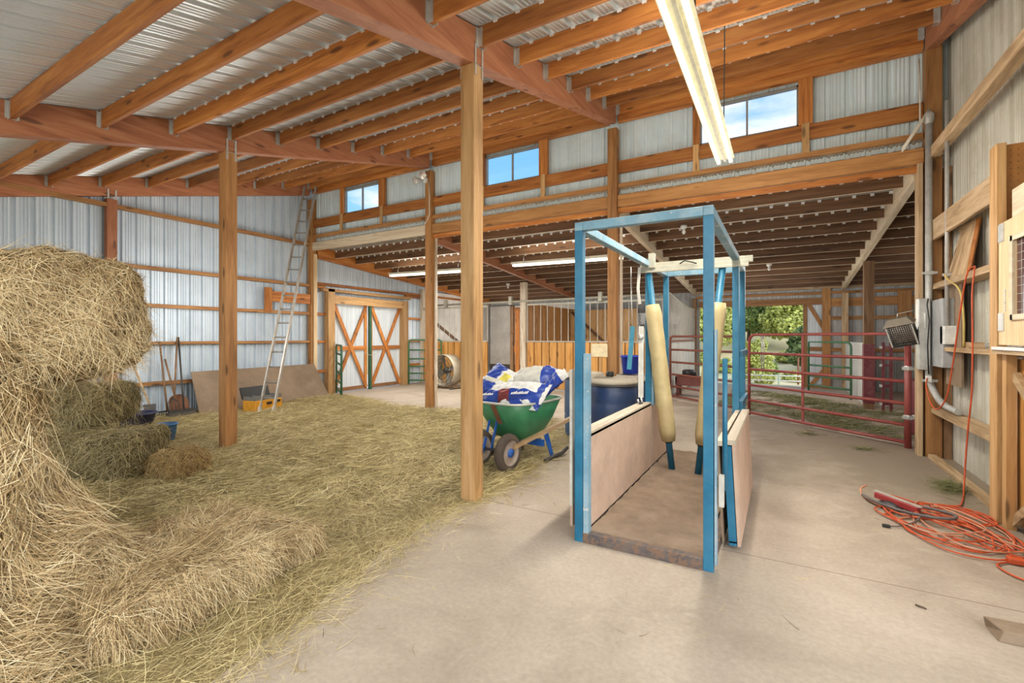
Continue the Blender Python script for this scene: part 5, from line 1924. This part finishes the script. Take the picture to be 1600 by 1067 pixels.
def build_hay():
    vis = lambda C, n_: .12 + np.clip(n_[:, 0] * .83 - n_[:, 1] * .35 + n_[:, 2] * .35, 0, 1)
    # big top bale of the stack (its near end faces +X)
    bale('hay_bale', (-4.08, .62, 1.60), (1.35, 1.70, .74), 0, .30, 27000, 'big golden hay bale on top of the stack at left',
         weight=vis, mess=.75, clump=2.2, L=(.06, .25), W=(.0016, .0038), lift=.36, droop=.08, amp=.035, tm=.58, tvar=.27)
    # stack bale beneath, near edge
    bale('hay_bale', (-4.06, .32, .86), (1.25, 1.30, .78), 0, .14, 14000, 'hay bale beneath the big top bale, loosened at its end',
         weight=vis, mess=.45, L=(.09, .32), W=(.0016, .004), lift=.32, droop=.10, amp=.03, ph=2.0, tm=.5)
    # support bale at floor
    bale('hay_bale', (-4.25, .42, .24), (1.3, 1.6, .46), 0, .1, 2500, 'bottom hay bale of the stack buried in loose hay',
         weight=vis, mess=.5, L=(.1, .3), lift=.3, ph=4.0, tm=.42)
    # dark bale and small bale behind
    bale('hay_bale', (-6.98, 2.18, .735), (.84, .76, .46), R(32), .14, 5200, 'dark shaggy hay bale lying on the small bale under the big one',
         mats=('hay_core_dark', 'straw_dark'), weight=vis, mess=.9, L=(.08, .3), lift=.5, ph=1.0, tm=.58)
    bale('hay_bale', (-6.27, 2.08, .255), (1.12, .78, .50), R(40), .13, 8000, 'small greenish hay bale on the floor right of the stack',
         mats=('hay_core_dark', 'straw_dark'), weight=vis, mess=.8, clump=3, L=(.06, .2), lift=.35, ph=3.0, tm=.62)
    bale('hay_bale', (-5.50, 2.50, .16), (.44, .48, .36), R(25), .15, 3500, 'rounded amber chunk of hay at the end of the small bale',
         mats=('hay_core', 'straw_amber'), weight=vis, mess=.8, L=(.04, .13), lift=.3, ph=5.0, tm=.55)
    # flat broken bale in front
    V, F = round_box((1.12, 1.22, .24), .085, 26, .022, 6.0)
    V = rotz(V, R(5)) + np.array((-3.18, 1.46, .11))
    P, Nn = sample(V, F, 20000, vis)
    top = Nn[:, 2] > .6
    b1 = blades_on(P[top], Nn[top], (.35, .9, 0), .6, (.07, .24), (.0014, .003), .2, .02, .5, .22, clump=1.5)
    b2 = blades_on(P[~top], Nn[~top], (0, .25, -1), .5, (.06, .2), (.0014, .0032), .3, .05, .5, .26)
    hay_object('hay_flake', (V, F), join_blades(b1, b2), ('hay_core', 'straw'), 'flat broken hay bale lying in front of the stack', 'hay bale', loc=(-3.18, 1.46, 0))

    # loose heap spilling from the stack
    n = 40
    vs, fs = [], []
    for j in range(n + 1):
        for i in range(n + 1):
            u, v = i / n, j / n
            y = -.6 + 1.95 * u
            prof = 1.02 * (1 - v) ** 1.5
            xo = -3.42 + (.92 - .30 * max(0, (y - .55) / .8) ** 1.2) * v
            fall = max(0.0, min(1.0, (1.36 - y) / .55))
            z = prof * (fall ** .8) - .02
            vs.append((xo, y, z))
    V = np.array(vs)
    nz = wob(V, 3.0, .035, 2.2)
    V[:, 0] += nz
    V[:, 2] = np.maximum(V[:, 2] + .6 * nz, -.02)
    for j in range(n):
        for i in range(n):
            a = j * (n + 1) + i
            fs.append((a, a + n + 1, a + n + 2, a + 1))
    F = np.array(fs)
    # orientation check: make normals face +X/up
    a_, b_, c_, d_ = (V[F[:, i]] for i in range(4))
    if np.cross(c_ - a_, d_ - b_)[:, 2].mean() < 0:
        F = F[:, ::-1]
    P, Nn = sample(V, F, 26000)
    b1 = blades_on(P, Nn, (.45, .12, -.85), .42, (.08, .34), (.0015, .0038), .3, .10, .5, .26, clump=1.6, out=.03)
    hay_object('hay_pile', (V, F), b1, ('hay_core', 'straw'), 'loose hay heap spilling down the front of the stack', 'hay pile', kind='stuff')

    # hay carpet over the floor
    edge = [(-1.98, .2), (-2.03, 1.0), (-2.10, 1.5), (-2.20, 2.0), (-2.30, 2.55), (-2.36, 3.4), (-2.38, 4.15), (-2.50, 5.5), (-2.75, 6.5), (-3.5, 7.75), (-5.7, 7.85), (-7.6, 7.65), (-8.6, 8.1), (-9.9, 8.25), (-10.3, 7.6), (-10.3, .2)]
    E = np.array(edge)

    def inside(X, Y):
        r = np.zeros(X.shape, bool)
        j = len(E) - 1
        for i in range(len(E)):
            xi, yi, xj, yj = *E[i], *E[j]
            c = ((yi > Y) != (yj > Y)) & (X < (xj - xi) * (Y - yi) / (yj - yi + 1e-12) + xi)
            r ^= c
            j = i
        return r

    def edist(X, Y):
        best = np.full(X.shape, 9.0)
        for i in range(len(E) - 1):
            a, b2 = E[i], E[i + 1]
            if a[0] < -10.2 and b2[0] < -10.2:
                continue
            d = b2 - a
            t = np.clip(((X - a[0]) * d[0] + (Y - a[1]) * d[1]) / (d @ d), 0, 1)
            best = np.minimum(best, np.hypot(X - a[0] - t * d[0], Y - a[1] - t * d[1]))
        return best

    def hgt(X, Y):
        e = np.where(inside(X, Y), edist(X, Y), -edist(X, Y))
        t = np.clip(e / .55, 0, 1)
        q = np.stack([X, Y, np.zeros_like(X)], -1)
        base = .035 + .014 * wob(q, 2.4, 1.0, .4) + .10 * np.exp(-((X + 8.9) ** 2 + (Y - 7.4) ** 2) / .9) + .05 * np.exp(-((X + 5.2) ** 2 + (Y - 1.9) ** 2) / 1.6) + .11 * np.exp(-((X + 3.7) ** 2 + (Y - 1.9) ** 2) / .5)
        return np.where(e > -.05, np.maximum(base, .008) * t - .012 * (1 - t), -.06)
    nx, ny = 150, 140
    gx = np.linspace(-10.4, -1.8, nx)
    gy = np.linspace(.1, 8.4, ny)
    X, Y = np.meshgrid(gx, gy)
    Z = hgt(X, Y)
    V = np.stack([X.ravel(), Y.ravel(), Z.ravel()], 1)
    idx = np.arange(nx * ny).reshape(ny, nx)
    F = np.stack([idx[:-1, :-1], idx[:-1, 1:], idx[1:, 1:], idx[1:, :-1]], -1).reshape(-1, 4)
    keep = (Z.ravel()[F] > -.05).any(1)
    F = F[keep]
    # blades: dense near the camera side
    bl = []
    m = 420000
    px = rng.uniform(-10.3, -1.75, m)
    py = rng.uniform(.15, 8.3, m)
    e = np.where(inside(px, py), edist(px, py), -edist(px, py))
    dist = np.hypot(px, py)
    pr = np.clip((3.6 / np.maximum(dist, 2.2)) ** 1.25, 0, 1)
    pr *= np.where(e > 0, np.where(e < .25, .85, .62), np.exp(e / .10) * .45)
    k = rng.random(m) < pr
    px, py, dist, e = px[k], py[k], dist[k], e[k]
    pz = np.maximum(hgt(px, py), .003) + .004
    P = np.stack([px, py, pz], 1)
    Nn = np.tile(np.array([[0, 0, 1.0]]), (len(P), 1))
    sc = np.clip(dist / 3.0, 1.0, 2.2)
    near = dist < 4.2
    for sel, L, W in ((near, (.05, .2), (.0014, .0028)), (~near, (.07, .24), (.0028, .006))):
        bl.append(blades_on(P[sel], Nn[sel], (.5, .85, 0), .75, L, W, .22, .02, .56, .22, clump=.8, out=.012))
    hay_object('hay_litter', (V, F), join_blades(*bl), ('hay_floor', 'straw_floor'), 'loose hay spread over the left half of the floor', 'hay', kind='stuff')

    # sparse straws scattered over the aisle concrete
    m = 1500
    px = rng.uniform(-2.2, 1.6, m)
    py = rng.uniform(1.5, 9.0, m)
    k = rng.random(m) < np.clip(.10 + .25 * (py > 6.2) + .8 * np.exp(-np.abs(px + 2.1) / .25) + .5 * np.exp(-np.abs(px - 1.6) / .2) * (py > 5), 0, 1)
    P = np.stack([px[k], py[k], np.full(k.sum(), .004)], 1)
    Nn = np.tile(np.array([[0, 0, 1.0]]), (len(P), 1))
    b1 = blades_on(P, Nn, (.7, .6, 0), 1.0, (.03, .11), (.0015, .0035), .08, 0, .35, .25)
    hay_object('straw_litter', None, b1, ('hay_floor', 'straw_floor'), 'sparse straws scattered over the bare concrete', 'straw', kind='stuff')
    # green hay tuft near the right wall
    m = 900
    a = rng.random(m) * 2 * np.pi
    r = np.abs(rng.normal(size=m)) * .12
    P = np.stack([1.44 + r * np.cos(a) * .8, 6.15 + 1.6 * r * np.sin(a), .01 + .06 * np.exp(-(r / .1) ** 2) * rng.random(m)], 1)
    Nn = np.tile(np.array([[0, 0, 1.0]]), (m, 1))
    b1 = blades_on(P, Nn, (.2, .2, 0), 1.2, (.06, .2), (.002, .004), .45, .02, .6, .25)
    hay_object('hay_tuft', None, b1, ('hay_floor', 'hay_green'), 'tuft of green hay on the floor at the foot of the right wall', 'hay', kind='stuff')
    # aisle hay behind the red gate
    m = 52000
    px = rng.uniform(-1.2, 4.6, m)
    py = rng.uniform(8.6, 14.2, m)
    d = py - (9.75 - .87 * (px + .3))
    q = np.stack([px, py, 0 * px], -1)
    k = (d > .35) & (rng.random(m) < np.clip(.45 + .5 * wob(q, 1.3, 1.0, 1.0), 0.04, .98)) & (d < 4.4)
    P = np.stack([px[k], py[k], np.full(k.sum(), .05)], 1)
    Nn = np.tile(np.array([[0, 0, 1.0]]), (len(P), 1))
    b1 = blades_on(P, Nn, (.8, .2, 0), 1.0, (.08, .26), (.004, .009), .35, .02, .55, .25)
    hay_object('aisle_hay', None, b1, ('hay_floor', 'hay_green'), 'strewn green hay on the dirt behind the red gate', 'hay', kind='stuff')
    for k_, (x, y, r0, lab) in enumerate(((.35, 8.55, .16, 'small wisp of hay on the concrete in front of the red gate'), (.95, 7.75, .10, 'smaller wisp of hay on the concrete nearer the camera'))):
        m = 260
        a = rng.random(m) * 2 * np.pi
        r = np.abs(rng.normal(size=m)) * r0
        P = np.stack([x + 1.4 * r * np.cos(a), y + r * np.sin(a), np.full(m, .006)], 1)
        Nn = np.tile(np.array([[0, 0, 1.0]]), (m, 1))
        hay_object('hay_wisp', None, blades_on(P, Nn, (.8, .2, 0), 1.0, (.05, .14), (.002, .004), .2, 0, .5, .25), ('hay_floor', 'hay_green'), lab, 'hay', kind='stuff')


# ------------------------------------------------------------------ outdoors
def gz(x, y):
    t = min(1, max(0, (y - 17) / 6))
    h = -.02 - 1.05 * t * t * (3 - 2 * t)
    if y > 30:
        u = y - 30
        h += .0022 * u * u + .10 * u
    return h + .15 * math.sin(x * .5 + y * .31) * min(1, max(0, (y - 20) / 10))


def leaf_cloud(centres, n_each, leaf, mats_i):
    """leaf quads filling blobs; returns V,F"""
    Vs, Fs, o = [], [], 0
    for (c, r) in centres:
        n = n_each
        d = rng.normal(size=(n, 3))
        d /= np.linalg.norm(d, axis=1, keepdims=True)
        rad = (rng.random(n) ** .35)[:, None] * np.array(r)
        p = np.array(c) + d * rad
        a = rng.normal(size=(n, 3))
        a /= np.linalg.norm(a, axis=1, keepdims=True)
        b_ = np.cross(a, rng.normal(size=(n, 3)))
        b_ /= np.linalg.norm(b_, axis=1, keepdims=True)
        s = leaf * (.6 + .8 * rng.random(n))[:, None]
        V = np.stack([p - a * s, p + b_ * s * .6, p + a * s, p - b_ * s * .6], 1).reshape(-1, 3)
        F = np.arange(n * 4).reshape(-1, 4) + o
        Vs.append(V)
        Fs.append(F)
        o += len(V)
    return np.concatenate(Vs), np.concatenate(Fs)


def tree(x, y, h, w, mat, label, leaf=.16, n=520, blobs=16, trunk=True, name='juniper_tree', group='trees beyond the doorway'):
    z = gz(x, y)
    root = thing(name, (x, y, z), label, 'tree' if trunk else 'shrub', group if trunk else None)
    cs = []
    for i in range(blobs):
        f = (i + .5) / blobs
        zz = z + h * (.22 + .72 * f) if trunk else z + h * (.1 + .75 * f)
        rr = w * (.55 if trunk else .6) * math.sqrt(max(.08, 1 - (f * 1.02 - .25) ** 2 * 1.1))
        a = i * 2.4
        cs.append(((x + .55 * rr * math.cos(a), y + .55 * rr * math.sin(a), zz), (rr * .62, rr * .62, h * .13)))
    V, F = leaf_cloud(cs, n, leaf, 0)
    me = bpy.data.meshes.new('crown')
    me.from_pydata((V - np.array((x, y, z))).tolist(), [], F.tolist())
    me.materials.append(MATS[mat])
    o = bpy.data.objects.new('crown', me)
    COL.objects.link(o)
    o.parent = root
    if trunk:
        MB().tube([(x, y, z - .1), (x + .05 * h * .2, y, z + h * .3), (x - .02, y + .05, z + h * .62)], .1, 8, rads=[.045 * h * .5, .035 * h * .5, .015 * h * .5]).build('trunk', 'bark', root)
    return root


def build_outdoors():
    specs = [(-5.2, 40, 6.0, 3.4, 'leaf_yellow', 'pale yellow-green juniper up the slope, left side of doorway view'),
             (-2.4, 44, 7.0, 3.6, 'leaf_green', 'mid green juniper on the slope behind the pale one'),
             (.6, 41, 6.2, 3.4, 'leaf_yellow', 'bright juniper in the middle of the doorway view'),
             (3.2, 47, 7.5, 3.8, 'leaf_green', 'tall green juniper right of the middle'),
             (-8.6, 46, 7.0, 3.8, 'leaf_green', 'green juniper farthest left beyond the fence'),
             (-1.0, 54, 8.5, 4.4, 'leaf_yellow', 'large pale juniper high on the hill'),
             (4.8, 56, 8.5, 4.4, 'leaf_green', 'large green juniper high on the hill'),
             (-6.6, 58, 9.0, 4.6, 'leaf_yellow', 'pale juniper high on the hill at left'),
             (1.6, 34, 3.0, 2.2, 'leaf_dark', 'dark low juniper just past the fence')]
    for x, y, h, w, m, lab in specs:
        tree(x, y, h, w, m, lab, leaf=.13, n=900)
    tree(-1.25, 27.5, 2.5, 1.5, 'leaf_yellow', 'bright yellow-green bush just outside the doorway', leaf=.06, n=1100, blobs=14, trunk=False, name='bush')
    for i, (x, y, h, w, m) in enumerate(((-3.2, 32, 1.0, .9, 'leaf_yellow'), (-.6, 33, .8, .8, 'leaf_green'), (.5, 31, .7, .8, 'leaf_yellow'), (1.9, 36, 1.1, 1.1, 'leaf_green'), (-2.2, 36, 1.2, 1.2, 'leaf_green'), (.3, 37.5, 1.0, 1.2, 'leaf_yellow'), (-4.4, 34.5, 1.2, 1.1, 'leaf_yellow'))):
        tree(x, y, h, w, m, ['pale shrub left of the chain on the red gate', 'green shrub low in the middle of the doorway view', 'small pale shrub nearest the fence in the doorway view', 'green shrub up the slope by the door leaf', 'green shrub up the slope behind the bright bush', 'pale shrub highest on the slope below the junipers', 'pale shrub farthest left up the slope'][i], leaf=.07, n=420, blobs=9, trunk=False, name='low_shrub')
    # pipe fence
    root = thing('pipe_fence', (-1, 23.5, gz(-1, 23.5)), 'pale green pipe fence panels across the yard', 'fence')
    z0 = -1.08
    for k in range(4):
        z = z0 + .22 + .22 * k
        MB().tube([(-7.5, 23.4, z), (-2.2, 23.4, z)], .03, 6).build('rail', 'fence_green', root)
        MB().tube([(-2.1, 23.6, z), (3.6, 24.2, z)], .028, 6).build('rail', 'fence_white', root)
    for i in range(7):
        x = -7.5 + 1.85 * i
        MB().tube([(x, 23.4 if x < -2.1 else 23.6 + .105 * (x + 2.1), z0 - .1), (x, 23.4 if x < -2.1 else 23.6 + .105 * (x + 2.1), z0 + .95)], .035, 6).build('fence_post', 'fence_green', root)
    for i, x in enumerate((-2.3, .8)):
        o = MB().tube([(x, 30, gz(x, 30) - .05), (x, 30, gz(x, 30) + 1.5)], .05, 6).build('fence_stake', 'rust')
        tag(o, ['rusty stake standing in the yard behind the bush', 'rusty stake standing in the yard right of the bush'][i], 'stake', 'rusty stakes')


# ------------------------------------------------------------------ world, lamps, camera
def build_world():
    w = bpy.data.worlds.new('World')
    SC.world = w
    w.use_nodes = True
    nt = w.node_tree
    nt.nodes.clear()
    out = nt.nodes.new('ShaderNodeOutputWorld')
    bg = nt.nodes.new('ShaderNodeBackground')
    nt.links.new(bg.outputs[0], out.inputs[0])
    tc = N(nt, 'ShaderNodeTexCoord')
    sp = N(nt, 'ShaderNodeSeparateXYZ')
    nt.links.new(tc.outputs['Generated'], sp.inputs[0])
    r = ramp(nt, [(0.0, (.55, .76, .95)), (.25, (.30, .62, .95)), (.45, (.16, .47, .9)), (1.0, (.06, .22, .65))])
    nt.links.new(sp.outputs['Z'], r.inputs[0])
    mp = N(nt, 'ShaderNodeMapping')
    mp.inputs['Scale'].default_value = (1.6, 1.6, 5.0)
    mp.inputs['Location'].default_value = (.35, .2, .62)
    nt.links.new(tc.outputs['Generated'], mp.inputs[0])
    n = N(nt, 'ShaderNodeTexNoise', i_Scale=1.9, i_Detail=7.0, i_Roughness=.55, i_Distortion=.25)
    nt.links.new(mp.outputs[0], n.inputs['Vector'])
    cr = ramp(nt, [(.43, (0, 0, 0)), (.57, (1, 1, 1))])
    nt.links.new(n.outputs[0], cr.inputs[0])
    c = mixc(nt, r.outputs[0], (.96, .97, 1.0), cr.outputs[0])
    nt.links.new(c, bg.inputs['Color'])
    bg.inputs['Strength'].default_value = 1.2

    def light(name, typ, loc, energy, col=(1, 1, 1), **kw):
        l = bpy.data.lights.new(name, typ)
        l.energy = energy
        l.color = col
        for k, v in kw.items():
            if k not in ('rot', 'aim'):
                setattr(l, k, v)
        o = bpy.data.objects.new(name, l)
        COL.objects.link(o)
        o.location = loc
        if 'rot' in kw:
            o.rotation_euler = kw['rot']
        if 'aim' in kw:
            o.rotation_euler = Vector(kw['aim']).to_track_quat('-Z', 'Y').to_euler()
        return o
    # hazy sun from behind and right of the camera, through the open front
    light('sun', 'SUN', (12, -20, 20), 3.0, (1.0, .96, .90), angle=R(50), aim=(-.62, .72, -.42))
    # light of the fluorescent fixtures
    light('lamp_fixture', 'AREA', (-.555, 4.35, 3.44), 100, (1, .94, .82), shape='RECTANGLE', size=.2, size_y=2.7, aim=(0, 0, -1))
    for x0 in (-8.03, -4.12):
        light('lamp_strip_top', 'AREA', (x0, 9.45, 3.27), 16, (1, .95, .85), shape='RECTANGLE', size=2.5, size_y=.12, aim=(0, 0, 1))
        light('lamp_strip', 'AREA', (x0, 9.45, 3.09), 100, (1, .96, .88), shape='RECTANGLE', size=2.5, size_y=.12, aim=(0, 0, -1))
    for y in (3.5, 5.2):
        light('lamp_glow', 'POINT', (-.555, y, 3.80), 34, (1, .93, .80), shadow_soft_size=.12)
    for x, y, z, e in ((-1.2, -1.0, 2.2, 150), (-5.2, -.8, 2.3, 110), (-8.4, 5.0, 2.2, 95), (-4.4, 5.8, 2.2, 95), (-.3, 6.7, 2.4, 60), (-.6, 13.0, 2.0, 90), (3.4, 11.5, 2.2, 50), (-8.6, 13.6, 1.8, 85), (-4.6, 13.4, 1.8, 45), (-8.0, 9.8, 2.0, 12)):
        light('fill_bay', 'POINT', (x, y, z), e, (1, .96, .90), shadow_soft_size=.7)  # added fill hanging in mid-air, no fixture, evens out the interior

    cam = bpy.data.cameras.new('camera')
    cam.sensor_width = 36
    cam.lens = 728.4 / 1600 * 36
    cam.shift_y = -6.5 / 1600
    cam.clip_start = .05
    cam.clip_end = 500
    co = bpy.data.objects.new('camera', cam)
    COL.objects.link(co)
    co.location = (0, 0, 1.5)
    co.rotation_euler = (R(90), 0, .5239)
    SC.camera = co
    vs = SC.view_settings
    vs.view_transform = 'Standard'
    vs.look = 'None'
    vs.exposure = 0.22
    vs.gamma = 1
    vs.use_curve_mapping = False
    SC.cycles.max_bounces = 8
    SC.cycles.diffuse_bounces = 4
    SC.cycles.use_denoising = True
    SC.cycles.sample_clamp_indirect = 6


build_setting()
build_frame()
build_doors()
build_gates()
build_stalls()
build_rear()
build_chute()
build_barrow()
build_barrels()
build_left()
build_lights()
build_right()
build_cords()
build_hay()
build_outdoors()
build_world()
for o_ in list(bpy.data.objects):
    if '_org' in o_:
        del o_['_org']
